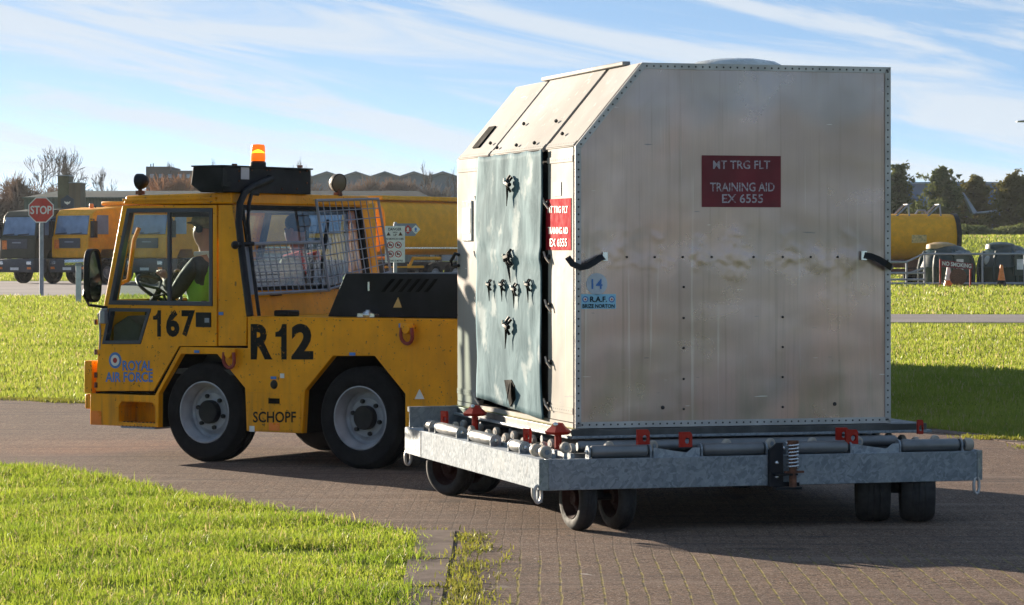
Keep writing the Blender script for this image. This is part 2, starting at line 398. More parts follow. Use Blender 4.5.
M['rivet'] = m_simple('dark rivet head', (0.035, 0.033, 0.032), 0.6)  # dark colour for rivets and bolt heads
M['galv'] = m_galv('galvanised steel', 0.82)
M['galv_side'] = m_galv('pale galvanised steel', 1.05, 0.7, 0.05, 0.1)
M['roller'] = m_simple('steel roller', (0.20, 0.205, 0.21), 0.46, 0.6, var=0.15)
M['nylon'] = m_simple('cream nylon wheel', (0.42, 0.37, 0.31), 0.5)
M['red_lock'] = m_paint('red lock paint', (0.48, 0.025, 0.012), 0.5, amt=0.3)
M['rust'] = m_simple('rusty steel', (0.14, 0.055, 0.03), 0.8, var=0.5, scale=30, bump=0.3)
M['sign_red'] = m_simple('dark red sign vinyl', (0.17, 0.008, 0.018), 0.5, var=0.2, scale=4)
M['sign_red_lit'] = m_simple('red sign vinyl', (0.40, 0.012, 0.025), 0.85, var=0.12, spec=0.08)  # lighter copy of the sign vinyl, with the sunlight put into its colour
M['letter'] = m_simple('faded white lettering', (0.42, 0.38, 0.44), 0.6, var=0.4, scale=12)
t = NT('flaking pale lettering'); p = t.pos(); w_ = t.rng(t.noise(t.pos((1, 1, 2)), 26, 4, 0.7), 0.50, 0.62, 0, 0.85)
M['letter'] = t.put(col=t.mix(w_, (0.46, 0.42, 0.47), (0.17, 0.01, 0.02)), rough=0.6)
M['white'] = m_simple('white board', (0.72, 0.72, 0.70), 0.5)
M['grey_post'] = m_simple('grey steel post', (0.30, 0.32, 0.36), 0.5, 0.3)
M['stop_red'] = m_simple('stop sign red', (0.55, 0.045, 0.03), 0.45)
M['orange_lamp'] = m_simple('amber lens', (0.85, 0.22, 0.02), 0.3)
M['lamp_lens'] = m_simple('clear lamp lens', (0.13, 0.11, 0.075), 0.35)
M['chrome'] = m_simple('polished metal', (0.65, 0.66, 0.67), 0.2, 0.9)
M['bumper'] = m_simple('dark grey bumper', (0.055, 0.06, 0.07), 0.55)
M['skin'] = m_simple('skin', (0.36, 0.18, 0.12), 0.55)
M['hair'] = m_simple('dark hair', (0.018, 0.013, 0.012), 0.6)
M['jacket'] = m_simple('dark navy jacket', (0.022, 0.026, 0.034), 0.75, var=0.4, scale=9)
M['camo'] = m_simple('camouflage cloth', (0.20, 0.19, 0.13), 0.85, var=0.6, scale=14)
M['hivis'] = m_simple('green hi-vis cloth', (0.20, 0.52, 0.05), 0.7)
M['red_cloth'] = m_simple('red strap cloth', (0.65, 0.03, 0.03), 0.7)
t = NT('lit amber beacon'); t.put(col=(0.9, 0.25, 0.01), rough=0.25, em=(1.0, 0.14, 0.0), ems=0.30); M['beacon'] = t.m
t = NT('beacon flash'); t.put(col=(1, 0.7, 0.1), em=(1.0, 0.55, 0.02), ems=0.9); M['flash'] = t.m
t = NT('vinyl curtain'); p = t.pos()
c = t.mix(t.rng(t.noise(t.pos((2, 2, 1)), 2.6, 6, 0.65, 0.6), 0.38, 0.66), (0.065, 0.13, 0.16), (0.155, 0.245, 0.285))
c = t.mix(t.rng(t.noise(p, 4, 6), 0.56, 0.68, 0, 0.7), c, (0.40, 0.46, 0.475))
t.bump(t.noise(t.pos((1, 2, 0.6)), 7, 3), 0.25, 0.02); M['vinyl'] = t.put(col=c, rough=0.75, spec=0.06)
# ------------------------------------------------------------------ ground, road, kerbs, grass
def smooth_line(pts, k=6):
    out = []
    P = [Vector((p[0], p[1])) for p in pts]; P = [P[0]*2-P[1]]+P+[P[-1]*2-P[-2]]
    for i in range(1, len(P)-2):
        for j in range(k):
            q = j/k; a, b, c, d = P[i-1], P[i], P[i+1], P[i+2]
            out.append(0.5*((2*b)+(c-a)*q+(2*a-5*b+4*c-d)*q*q+(3*b-a-3*c+d)*q**3))
    out.append(P[-2]); return [(v.x, v.y) for v in out]
FAR_EDGE = smooth_line([(-60, 46), (-30, 38.5), (-12, 33.4), (-5.46, 30.9), (-4.36, 30.2), (0, 28.6), (2.4, 27.3), (3.45, 25.9), (3.95, 24.6), (4.22, 23.4), (4.6, 21), (5.0, 17), (5.2, 12), (5.3, 4), (5.3, -25)])
NEAR_EDGE = smooth_line([(-60, 40), (-30, 31.5), (-12, 25.2), (-6.2, 22.9), (-3.81, 21.6), (-2.8, 20.25), (-1.95, 18.6), (-1.12, 17.3), (-0.70, 16.6), (-0.53, 15.9), (-0.50, 15), (-0.48, 13), (-0.48, 8), (-0.48, 2), (-0.48, -25)])
def offset_line(L, d):
    out = []
    for i, p in enumerate(L):
        a = Vector(L[max(i-1, 0)]); b = Vector(L[min(i+1, len(L)-1)]); t_ = (b-a).normalized(); out.append((p[0]-t_.y*d, p[1]+t_.x*d))
    return out
flat = lambda z: (lambda u, v: (u, v, z))
# turf sheet out to the horizon, rising to a low bank beyond the tanks on the right
def ground_z(x, y):
    r = 0.0
    k = min(1, max(0, (y-133)/60.0)); k = k*k*(3-2*k)
    s_ = min(1, max(0, (x-8)/14.0)); r += 2.5*k*s_
    return r
t = NT('turf soil'); p = t.pos()
c = t.mix(t.rng(t.noise(p, 0.35, 6, 0.6), 0.35, 0.65), (0.13, 0.175, 0.018), (0.22, 0.26, 0.035))
c = t.mix(t.rng(t.noise(p, 12, 4), 0.5, 0.75, 0, 0.6), c, (0.10, 0.075, 0.035))
t.bump(t.noise(p, 30, 4), 0.8, 0.05); M['turf'] = t.put(col=c, rough=0.95, spec=0.03)
xs = [-1500, -600, -300, -150, -80, -40, -20]+list(range(-10, 60, 3))+[70, 90, 120, 200, 400, 800, 1500]
ys = [-60, -20, 0, 5, 10, 15, 20, 25, 30, 35, 40, 50, 60, 70, 80, 90, 100, 110, 120, 130]+list(range(134, 200, 5))+[210, 250, 300, 400, 600, 900, 1500, 2500, 4000]
mb = MB(); n = len(ys)
mb.add([(x, y, ground_z(x, y)-0.004) for x in xs for y in ys], [(i*n+j, (i+1)*n+j, (i+1)*n+j+1, i*n+j+1) for i in range(len(xs)-1) for j in range(n-1)])
setp(mb.build('ground', M['turf'], recalc=False), kind='structure')

# block paved road
t = NT('brown block paving'); p0 = t.pos()
mp_ = t.n('ShaderNodeMapping'); mp_.inputs['Rotation'].default_value = (0, 0, math.radians(90.6)); t.l(p0, mp_.inputs[0])
wob = t.n('ShaderNodeVectorMath', operation='ADD'); nz = t.n('ShaderNodeTexNoise'); nz.inputs['Scale'].default_value = 2.3; t.l(mp_.outputs[0], nz.inputs[0])
sc = t.n('ShaderNodeVectorMath', operation='SCALE'); sc.inputs['Scale'].default_value = 0.03; t.l(nz.outputs['Color'], sc.inputs[0])
t.l(mp_.outputs[0], wob.inputs[0]); t.l(sc.outputs[0], wob.inputs[1])
bk = t.n('ShaderNodeTexBrick'); bk.inputs['Scale'].default_value = 1.0; bk.inputs['Brick Width'].default_value = 0.2; bk.inputs['Row Height'].default_value = 0.1
bk.inputs['Mortar Size'].default_value = 0.005; bk.inputs['Mortar Smooth'].default_value = 0.3; bk.inputs['Color1'].default_value = (0.2, 0.2, 0.2, 1); bk.inputs['Color2'].default_value = (0.8, 0.8, 0.8, 1)
t.l(wob.outputs[0], bk.inputs['Vector'])
big = t.noise(p0, 0.45, 5, 0.6); fine = t.noise(p0, 30, 6, 0.75)
c = t.mix(bk.outputs['Color'], (0.150, 0.090, 0.060), (0.240, 0.150, 0.102))
c = t.mix(t.rng(fine, 0.35, 0.68), c, (0.10, 0.078, 0.07), 'MIX') if False else t.mix(t.rng(fine, 0.40, 0.60, 0, 0.88), c, (0.055, 0.040, 0.034))
c = t.mix(t.rng(t.noise(p0, 110, 3, 0.6), 0.55, 0.63, 0, 0.8), c, (0.46, 0.37, 0.29))
c = t.mix(t.rng(big, 0.4, 0.72, 0, 0.5), c, (0.12, 0.09, 0.078))
# worn wheel lanes and swept dust across the bend
lane = t.noise(t.pos((0.35, 2.2, 1), (0, 0, math.radians(38))), 1.2, 5, 0.6)
c = t.mix(t.rng(lane, 0.5, 0.7, 0, 0.45), c, (0.27, 0.20, 0.16))
oil = t.rng(t.noise(p0, 1.7, 4, 0.5, 0.5), 0.64, 0.72, 0, 0.55); c = t.mix(oil, c, (0.05, 0.042, 0.04))
tyre = t.rng(t.noise(t.pos((0.16, 3.4, 1), (0, 0, math.radians(31))), 1.6, 3, 0.5), 0.57, 0.66, 0, 0.5); c = t.mix(tyre, c, (0.075, 0.06, 0.055))
# mossy joints close to the verge, swept clean further out
sp = t.n('ShaderNodeSeparateXYZ'); t.l(p0, sp.inputs[0])
ymask = t.rng(t.math('ADD', sp.outputs[1], t.math('MULTIPLY', t.noise(p0, 1.4, 3), 1.1)), 15.0, 16.3, 1.0, 0.0)
wm = t.n('ShaderNodeTexWave'); wm.wave_type = 'BANDS'; wm.bands_direction = 'Y'; wm.inputs['Scale'].default_value = 1
rowm = t.n('ShaderNodeSeparateXYZ'); t.l(wob.outputs[0], rowm.inputs[0])
fr = t.math('PINGPONG', rowm.outputs[1], 0.05); jn = t.rng(fr, 0.004, 0.009, 1, 0)
moss = t.math('MULTIPLY', t.math('MULTIPLY', jn, ymask), t.rng(t.noise(p0, 7, 5, 0.65), 0.40, 0.58))
joint = t.math('MULTIPLY', bk.outputs['Fac'], t.math('MULTIPLY_ADD', ymask, 0.5))
t.t.nodes[joint.node.inputs[1].links[0].from_node.name].inputs[2].default_value = 0.14
c = t.mix(joint, c, (0.06, 0.05, 0.04)); c = t.mix(moss, c, (0.26, 0.205, 0.065))
spl = t.math('MULTIPLY', t.rng(t.noise(p0, 5.5, 4, 0.6, 0.6), 0.66, 0.7), t.math('MULTIPLY', t.rng(sp.outputs[0], -0.2, 0.2, 0, 0.8), t.rng(sp.outputs[0], 0.7, 1.3, 1, 0)))
c = t.mix(t.math('MULTIPLY', spl, ymask), c, (0.42, 0.37, 0.33))
hh = t.math('ADD', t.math('MULTIPLY', fine, 0.6), t.math('MULTIPLY', joint, -0.9))
t.bump(t.math('ADD', hh, t.math('MULTIPLY', t.noise(p0, 150, 2), 0.5)), 0.9, 0.008); M['paving'] = t.put(col=c, rough=0.85, spec=0.12)
mb = MB(); mb.sheet(list(FAR_EDGE)+list(reversed(NEAR_EDGE)), flat(0.004))
setp(mb.build('road', M['paving']), kind='structure')

# far access road on the left, footpath on the right
t = NT('old asphalt'); p = t.pos()
c = t.mix(t.rng(t.noise(p, 0.2, 5), 0.35, 0.65), (0.115, 0.095, 0.10), (0.17, 0.145, 0.145)); c = t.mix(t.rng(t.noise(p, 3, 4), 0.55, 0.7, 0, 0.4), c, (0.24, 0.21, 0.2))
M['asphalt'] = t.put(col=c, rough=0.9)
FAR_ROAD = [(-400, 100), (-60, 100), (-14, 99.5), (1, 108), (5, 133), (-4, 148), (-60, 150), (-400, 150)]
PATH = [(3, 64.5), (16, 63.5), (60, 61), (60, 66), (16, 71.5), (3, 73.0)]
PATH_CLEAR = [(3, 61.5), (16, 60.5), (60, 58), (60, 66), (16, 71.5), (3, 73.0)]
mb = MB(); mb.sheet(FAR_ROAD, flat(0.004)); setp(mb.build('far_road', M['asphalt']), kind='structure')
mb = MB(); mb.sheet(PATH, flat(0.004)); setp(mb.build('path', M['asphalt']), kind='structure')
mb = MB()
for a, b in (((-25, 101.2), (-18, 101.0)), ((-21.5, 103.5), (-17.0, 103.4))):
    d = 0.07; mb.quad((a[0], a[1]-d, 0.009), (b[0], b[1]-d, 0.009), (b[0], b[1]+d, 0.009), (a[0], a[1]+d, 0.009))
setp(mb.build('road_marking', m_simple('worn road paint', (0.45, 0.43, 0.4), 0.8, var=0.3, scale=2)), kind='structure')

# concrete edging along both verges
t = NT('weathered concrete'); p = t.pos()
c = t.mix(t.rng(t.noise(p, 3, 6, 0.65), 0.35, 0.65), (0.115, 0.084, 0.070), (0.20, 0.152, 0.126)); c = t.mix(t.rng(t.noise(p, 14, 4), 0.6, 0.7, 0, 0.5), c, (0.07, 0.07, 0.04))
t.bump(t.noise(p, 60, 4), 0.4, 0.004); M['concrete'] = t.put(col=c, rough=0.9, spec=0.1)
def strip(name, edge, d0, d1, z, i0, i1, seg, gap):
    mb = MB(); A = offset_line(edge, d0); B = offset_line(edge, d1)
    acc = 0; last = i0
    def emit(a, b):
        pa, pb = Vector(A[a]), Vector(A[b]); qa, qb = Vector(B[a]), Vector(B[b]); L = (pb-pa).length
        m = max(1, round(L/seg))
        for k in range(m):
            g = gap/2/L; u, w = k/m+g, (k+1)/m-g
            jit = random.uniform(-0.004, 0.004)
            pts = [pa.lerp(pb, u), pa.lerp(pb, w), qa.lerp(qb, w), qa.lerp(qb, u)]
            mb.prism([tuple(q) for q in pts], flat(z+jit), flat(-0.02))
    for i in range(i0, i1): emit(i, i+1)
    return setp(mb.build(name, M['concrete']), kind='structure')
strip('kerb', FAR_EDGE, 0.01, 0.24, 0.012, 12, 66, 0.9, 0.02)
# channel slabs at the verge corner in the foreground
mb = MB(); yb = 16.5
for L in (1.55, 1.25, 1.2, 1.3, 1.2):
    mb.prism([(-0.535, yb-0.02), (-0.322, yb-0.02+random.uniform(-.01, .01)), (-0.315, yb-L), (-0.52, yb-L)], flat(0.009+random.uniform(0, .004)), flat(-0.02)); yb -= L
setp(mb.build('kerb', M['concrete'], bevel=0.006), kind='structure')

# ---- grass blades
def inside(px, py, poly):
    r = np.zeros(len(px), bool); n = len(poly); j = n-1
    for i in range(n):
        xi, yi = poly[i]; xj, yj = poly[j]
        c_ = ((yi > py) != (yj > py)) & (px < (xj-xi)*(py-yi)/(yj-yi+1e-12)+xi); r ^= c_; j = i
    return r
def blades(name, x, y, z, h, w, mat, lean=0.5):
    N = len(x); a = RNG.uniform(0, 2*np.pi, N); b = RNG.uniform(0, 2*np.pi, N); le = np.abs(RNG.normal(0, lean, N))*h
    dx, dy = np.cos(a)*w/2, np.sin(a)*w/2; lx, ly = np.cos(b)*le, np.sin(b)*le
    V = np.zeros((N, 5, 3), np.float32)
    for i, (sx, t_, sc_) in enumerate(((-1, 0, 1), (1, 0, 1), (1, 0.55, 0.8), (-1, 0.55, 0.8), (0, 1.0, 0))):
        V[:, i, 0] = x+sx*dx*sc_+lx*t_**2; V[:, i, 1] = y+sx*dy*sc_+ly*t_**2; V[:, i, 2] = z+h*t_*(1-0.18*t_*np.minimum(1, le/h))
    F = np.array([[0, 1, 2, 3], [3, 2, 4, 4]])
    base = (np.arange(N)*5)[:, None]
    loops = (base+np.array([[0, 1, 2, 3, 3, 2, 4]])).ravel().astype(np.int32)
    starts = ((np.arange(N)*7)[:, None]+np.array([[0, 4]])).ravel().astype(np.int32)
    me = bpy.data.meshes.new(name); me.vertices.add(N*5); me.vertices.foreach_set('co', V.ravel())
    me.loops.add(N*7); me.loops.foreach_set('vertex_index', loops)
    me.polygons.add(N*2); me.polygons.foreach_set('loop_start', starts)
    me.update(calc_edges=True); me.validate()
    at_ = me.attributes.new('blade', 'FLOAT', 'POINT'); at_.data.foreach_set('value', np.repeat(RNG.random(N).astype(np.float32), 5))
    me.materials.append(mat)
    o = bpy.data.objects.new(name, me); COL.objects.link(o)
    return o
M['grass'] = m_leaf('lawn grass', ((0.17, 0.27, 0.012), (0.33, 0.41, 0.03), (0.42, 0.40, 0.10)), 0.62, 1.3, blade=True)
M['grass_far'] = m_leaf('far lawn grass', ((0.19, 0.25, 0.018), (0.34, 0.39, 0.05), (0.42, 0.38, 0.11)), 0.62, 0.5, blade=True)
CL = [(RNG.uniform(0, 2*np.pi), RNG.uniform(0.6, 1.9), RNG.uniform(0, 2*np.pi)) for _ in range(9)]
def clump(x, y, s):   # smooth irregular variation: waves of unrelated directions and lengths
    v = sum(np.sin((x*np.cos(a_)+y*np.sin(a_))*s*k_+p_+0.8*np.sin(x*s*0.37*k_+p_*2)) for a_, k_, p_ in CL)/9
    return np.clip(0.5+0.95*v, 0, 1)
verge = list(offset_line(NEAR_EDGE, 0.0))
verge_poly = verge+[(-60, -25)]
def scatter(n, y0, y1, power, margin):
    u = RNG.random(n); y = (y0**(1-power)+u*(y1**(1-power)-y0**(1-power)))**(1/(1-power))
    x = RNG.uniform(-1, 1, n)*(0.178*y*1.0+margin); return x, y
# near verge
x, y = RNG.uniform(-5.5, 0, 520000), RNG.uniform(12.4, 23.5, 520000)
k = inside(x+RNG.normal(0, 0.05, len(x))+0.07*(clump(x, y, 5)-.5), y+RNG.normal(0, 0.06, len(x))+0.2*(clump(y, x, 4)-.5), verge_poly) & (x > -0.18*y-0.6) & (RNG.random(len(x)) < 0.12+1.1*clump(x, y, 7))
x, y = x[k], y[k]; cl = clump(x, y, 4.1)
h = (0.019+0.030*cl)*RNG.uniform(0.35, 1.5, len(x))*np.where(RNG.random(len(x)) < 0.03, 1.9, 1.0)
o = blades('verge_grass', x, y, np.zeros(len(x)), h, RNG.uniform(0.003, 0.007, len(x)), M['grass'], 0.85)
setp(o, 'bright backlit grass verge at the near corner of the brick road', 'grass', kind='stuff')
# lawn beyond the road
x, y = scatter(620000, 21, 100, 1.75, 4.0)
lawn = list(FAR_EDGE); lawn_poly = list(offset_line(FAR_EDGE, 0.24))+[(400, -25), (400, 130), (-400, 130)]
k = inside(x+RNG.normal(0, 0.05, len(x)), y+RNG.normal(0, 0.06, len(x)), lawn_poly) & ~inside(x, y, FAR_ROAD) & ~inside(x, y, PATH_CLEAR)
x, y = x[k], y[k]; cl = clump(x, y, 2.3)*0.6+clump(x, y, 0.6)*0.4; sc_ = np.clip(y/28, 0.9, 4)
h = (0.022+0.055*cl)*RNG.uniform(0.4, 1.5, len(x))*np.sqrt(sc_)
o = blades('lawn_grass', x, y, np.zeros(len(x)), h, RNG.uniform(0.007, 0.014, len(x))*sc_, M['grass_far'], 0.5)
setp(o, 'sunlit mown lawn between the brick road and the far trucks', 'grass', kind='stuff')
x, y = scatter(130000, 100, 215, 1.6, 7.0)
k = (~inside(x, y, FAR_ROAD)) & ((x > 2) | (y > 151)); x, y = x[k], y[k]; cl = clump(x, y, 0.5)
zz = np.array([ground_z(a, b) for a, b in zip(x, y)])
h = (0.10+0.10*cl)*RNG.uniform(0.5, 1.4, len(x))
o = blades('rough_grass', x, y, zz, h, RNG.uniform(0.04, 0.08, len(x)), M['grass_far'], 0.5)
setp(o, 'rough grass bank around and behind the dark domed tanks', 'grass', kind='stuff')
# weeds along the kerbs and in the joints by the slabs
x = np.concatenate([RNG.normal(-0.235, 0.055, 2200), RNG.normal(-0.42, 0.12, 300), RNG.normal(-0.10, 0.07, 350)])
y = np.concatenate([RNG.uniform(12.5, 16.3, 2200), RNG.choice([14.94, 13.69, 14.95, 13.70, 16.48], 300)+RNG.normal(0, 0.03, 300), RNG.uniform(12.5, 15.6, 350)])
k = (clump(x, y*0.6, 11)*0.6+RNG.random(len(x))*0.55) > 0.52; x, y = x[k], y[k]
pts = np.array(offset_line(FAR_EDGE, 0.10)); seg = RNG.integers(10, len(pts)-12, 26000); q = RNG.random(26000)
P_ = pts[seg]*(1-q[:, None])+pts[seg+1]*q[:, None]; P_ = P_+RNG.normal(0, 0.11, P_.shape)
kk = clump(P_[:, 0], P_[:, 1], 4) > 0.50
x = np.concatenate([x, P_[kk, 0]]); y = np.concatenate([y, P_[kk, 1]])
M['moss'] = m_leaf('kerb weeds', ((0.15, 0.19, 0.025), (0.28, 0.30, 0.035), (0.26, 0.18, 0.06)), 0.5, 3)
o = blades('kerb_weeds', x, y, np.full(len(x), 0.004), RNG.uniform(0.01, 0.045, len(x)), RNG.uniform(0.005, 0.010, len(x)), M['moss'], 1.1)
setp(o, 'mossy weeds growing in the joints along the kerb slabs', 'weeds', kind='stuff')
# ------------------------------------------------------------------ the big aluminium container
ANG = math.radians(16)
CF = Frame(0.368, 16.9, ANG, 0.56)
CW, CD, CH, CHX, CHZ = 1.987, 2.686, 2.14, 0.409, 1.647
con = thing('cargo_container', 'tall weathered aluminium container with a sloped shoulder, standing on the roller trailer', 'container', CF.loc(), ANG)
prof = [(0, 0), (CW, 0), (CW, CH), (CHX, CH), (0, CHZ)]
mb = MB(); ins = 0.006
mb.prism([(ins, ins), (CW-ins, ins), (CW-ins, CH-ins), (CHX+.003, CH-ins), (ins, CHZ-.003)], lambda u, v: (u, 0.006, v), lambda u, v: (u, 0.03, v))
mb.build('front_panel', M['alu_front'], con)
# near-black core added inside, its colour stands for the shade in the gaps
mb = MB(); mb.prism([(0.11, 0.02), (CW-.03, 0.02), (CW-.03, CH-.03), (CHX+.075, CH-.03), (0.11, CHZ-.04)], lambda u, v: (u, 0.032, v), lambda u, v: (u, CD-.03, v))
mb.build('dark_core', M['dark'], con)
mb = MB(); mb.bx(CW-.028, CW, 0.0305, CD, 0, CH-.03); mb.build('side_panel', M['alu_front'], con)
mb = MB(); mb.prism([(ins, 0), (CW-.03, 0), (CW-.03, CH-.03), (CHX, CH-.03), (ins, CHZ)], lambda u, v: (u, CD-.027, v), lambda u, v: (u, CD, v)); mb.build('back_panel', M['alu_front'], con)
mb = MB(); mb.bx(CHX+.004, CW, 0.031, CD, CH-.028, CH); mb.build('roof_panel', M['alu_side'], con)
# sunlit side: two door panels beside the curtain opening
yA = CF.hit(548, 300, 0, 0).y; yB = CF.hit(543.2, 300, 0, 0).y; yC = CF.hit(482, 300, 0, 0).y; yD = CF.hit(479, 300, 0, 0).y
def side_panel(y0, y1, z0, z1):
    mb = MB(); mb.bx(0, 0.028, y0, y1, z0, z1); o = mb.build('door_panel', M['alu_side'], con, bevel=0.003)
    w = 0.035
    for c_ in (z0+.05, z1-w-.05):
        f = MB(); f.bx(-0.005, -0.0005, y0+.002, y1-.002, c_, c_+w)
        for q in np.arange(y0+.03, y1-.01, .045): f.mi = 1; f.disc((-0.0065, q, c_+w/2), (-1, 0, 0), 0.0045, 8)
        f.build('riveted_strip', [M['alu_side'], M['rivet']], o)
    return o
side_panel(0.036, yA, 0.03, CHZ-.004); side_panel(yD, CD-.028, 0.03, CHZ-.004)
mb = MB(); mb.bx(-0.002, 0.028, 0.036, CD-.03, 0.0, 0.027); mb.build('sill', M['alu_side'], con)
# sloped shoulder: three panels with dark gaps
sl_dir = Vector((CHX, 0, CH-CHZ)).normalized(); sl_n = Vector((-sl_dir.z, 0, sl_dir.x)); SLEN = math.hypot(CHX, CH-CHZ)
def slope(y0, y1, t0, t1, off, mat, nm):
    mb = MB(); f0 = lambda u, v: Vector((0, u, CHZ))+sl_dir*v+sl_n*off; f1 = lambda u, v: Vector((0, u, CHZ))+sl_dir*v-sl_n*0.02
    mb.prism([(y0, t0), (y1, t0), (y1, t1), (y0, t1)], f0, f1); o = mb.build(nm, mat, con, bevel=0.004)
    for tt in (t0+.022, t1-.03):
        f = MB(); f.prism([(y0+.004, tt-.018), (y1-.004, tt-.018), (y1-.004, tt+.018), (y0+.004, tt+.018)], lambda u, v: f0(u, v)+sl_n*.0045, lambda u, v: f0(u, v)+sl_n*.0005)
        for q in np.arange(y0+.03, y1-.01, .05): f.mi = 1; f.disc(f0(q, tt)+sl_n*.006, sl_n, .0045, 8)
        f.build('riveted_strip', [M['alu_side'], M['rivet']], o); return o
g1, g2 = CF.hit(544, 147, 0, 0).y, CF.hit(489, 155, 0, 0).y
slope(0.036, g1-.026, 0.002, SLEN-.002, 0.0, M['alu_side'], 'shoulder_panel')
slope(g1+.026, g2-.030, 0.0, SLEN+.004, 0.003, M['alu_side'], 'shoulder_panel')
slope(g2+.028, CD-.03, 0.002, SLEN-.002, 0.0, M['alu_side'], 'shoulder_panel')
mb = MB()
for (px, py) in ((560, 125), (522, 130), (497, 128), (499.0, 144), (477, 146)):
    h_ = CF.hit(px, py, 1, 0)  # only used for its height
for (yy, tt) in ((0.42, .10), (0.80, .22), (1.55, .24), (2.02, .10), (0.9, .05), (1.3, .05), (1.75, .05)):
    mb.ball(Vector((0, yy, CHZ))+sl_dir*tt+sl_n*.018, .012, 8, 6)
mb.build('bolt', M['rivet'], con)
mb = MB(); f0 = lambda u, v: Vector((0, u, CHZ))+sl_dir*v+sl_n*.012; f1 = lambda u, v: Vector((0, u, CHZ))+sl_dir*v
mb.prism([(2.30, .085), (2.46, .085), (2.46, .27), (2.30, .27)], f0, f1); mb.build('vent_flap', M['dark'], con, bevel=.003)
mb = MB(); mb.bx(CHX-.02, CHX+.03, .30, 2.0, CH+.001, CH+.026); mb.build('ridge_bar', M['alu_side'], con, bevel=.005)
# riveted corner strips round the front face
tr = MB(); w = 0.036
def strip_on(a, b, side, step=.0435):
    a = Vector((a[0], 0, a[1])); b = Vector((b[0], 0, b[1])); d = (b-a); L = d.length; d.normalize(); nn = Vector((-d.z, 0, d.x))*side
    tr.mi = 0
    f = lambda off: (lambda u, v: a+d*u+nn*v+Vector((0, off, 0)))
    e0 = w*.42
    tr.prism([(0.0, 0), (L, 0), (L-e0, w), (e0, w)], f(-.003), f(.0055))
    tr.mi = 1; q = .03
    while q < L-.02:
        tr.disc(a+d*q+nn*w*.55+Vector((0, -.0045, 0)), (0, -1, 0), .0058, 8); q += step
strip_on((0, CHZ), (CHX, CH), -1); strip_on((CHX, CH), (CW, CH), -1)
strip_on((CW, CH), (CW, 0), -1); strip_on((CW, 0), (0, 0), -1); strip_on((0, 0), (0, CHZ), -1)
tr.build('edge_strip', [M['alu_trim'], M['rivet']], con)
# row of bolt heads and dimples across the front
mb = MB()
for (px, py) in ((655, 257), (683, 257), (712, 257), (754, 257), (783, 257), (811, 257), (838, 257), (684, 287), (684, 318), (684, 348), (684, 379), (684, 409), (783, 317), (783, 347), (783, 377), (783, 407), (663, 407.5), (835, 404), (627, 257)):
    q = CF.hit(px, py, 1, 0); r_ = .012 if (px in (663, 835)) else .0075
    mb.ball((q.x, .003, q.z), (r_, .006, r_), 8, 6)
mb.build('bolt', M['rivet'], con)
def plate(nm, x0, y0, x1, y1, axis, off, mat, bev=0.0):
    a = CF.hit(x0, y1, axis, 0); b = CF.hit(x1, y0, axis, 0); mb = MB()
    if axis == 1: mb.bx(a.x, b.x, off, off+.0028, a.z, b.z)
    else: mb.bx(off, off+.0028, a.y, b.y, a.z, b.z)
    return mb.build(nm, mat, con)
sg = plate('sign_plate', 702, 156, 781, 207, 1, .002, M['sign_red'])
for body, x0, y0, x1, y1 in (('MT TRG FLT', 713, 160.5, 770, 169), ('TRAINING AID', 710, 182.5, 774.5, 191.5), ('EX 6555', 722, 194, 763, 203)):
    mb = MB(); text_into(mb, body, CF.patch(1, 0, x0, y0, x1, y1, -.0012), .012); mb.build('lettering', M['letter'], sg)
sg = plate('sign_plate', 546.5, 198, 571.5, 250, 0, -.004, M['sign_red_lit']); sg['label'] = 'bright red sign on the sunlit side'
for body, x0, y0, x1, y1 in (('MT TRG FLT', 549, 206, 569, 213), ('TRAINING AID', 549, 227, 569, 234), ('EX 6555', 551, 238.5, 568, 246.5)):
    mb = MB(); text_into(mb, body, CF.patch(0, 0, x0, y0, x1, y1, -.0075), .01); mb.build('lettering', M['decal_white'], sg)
# round number disc and label
q = CF.hit(597, 284, 1, 0); mb = MB(); mb.lathe([(0.0001, -.0), (.064, 0), (.064, -.004), (.0001, -.004)], (q.x, .006, q.z), (0, 1, 0), 28)
dsk = mb.build('number_disc', m_simple('pale blue disc', (0.55, 0.62, 0.70), .5), con)
mb = MB(); text_into(mb, '14', CF.patch(1, 0, 591.5, 279, 602.5, 289, -.0008), .012); mb.build('lettering', M['decal_blue'], dsk)
lb = plate('name_label', 581, 294, 616, 309, 1, .002, M['label_blue']); mb = MB()
text_into(mb, 'R.A.F.', CF.patch(1, 0, 590, 296.5, 607, 302, -.0012), .02); mb.build('lettering', M['decal_black'], lb); mb = MB(); text_into(mb, 'BRIZE NORTON', CF.patch(1, 0, 582.5, 304, 614.5, 308, -.0012), .02)
lt = mb.build('lettering', M['decal_black'], lb)
mb = MB()
for px in (585.3, 611.7):
    q = CF.hit(px, 299.3, 1, 0)
    mb.mi = 0; mb.disc((q.x, .0006, q.z), (0, -1, 0), .0185, 18); mb.mi = 1; mb.disc((q.x, -.0002, q.z), (0, -1, 0), .012, 16); mb.mi = 2; mb.disc((q.x, -.001, q.z), (0, -1, 0), .0055, 12)
mb.build('roundel', [M['decal_blue'], M['decal_white'], M['decal_red']], lb)
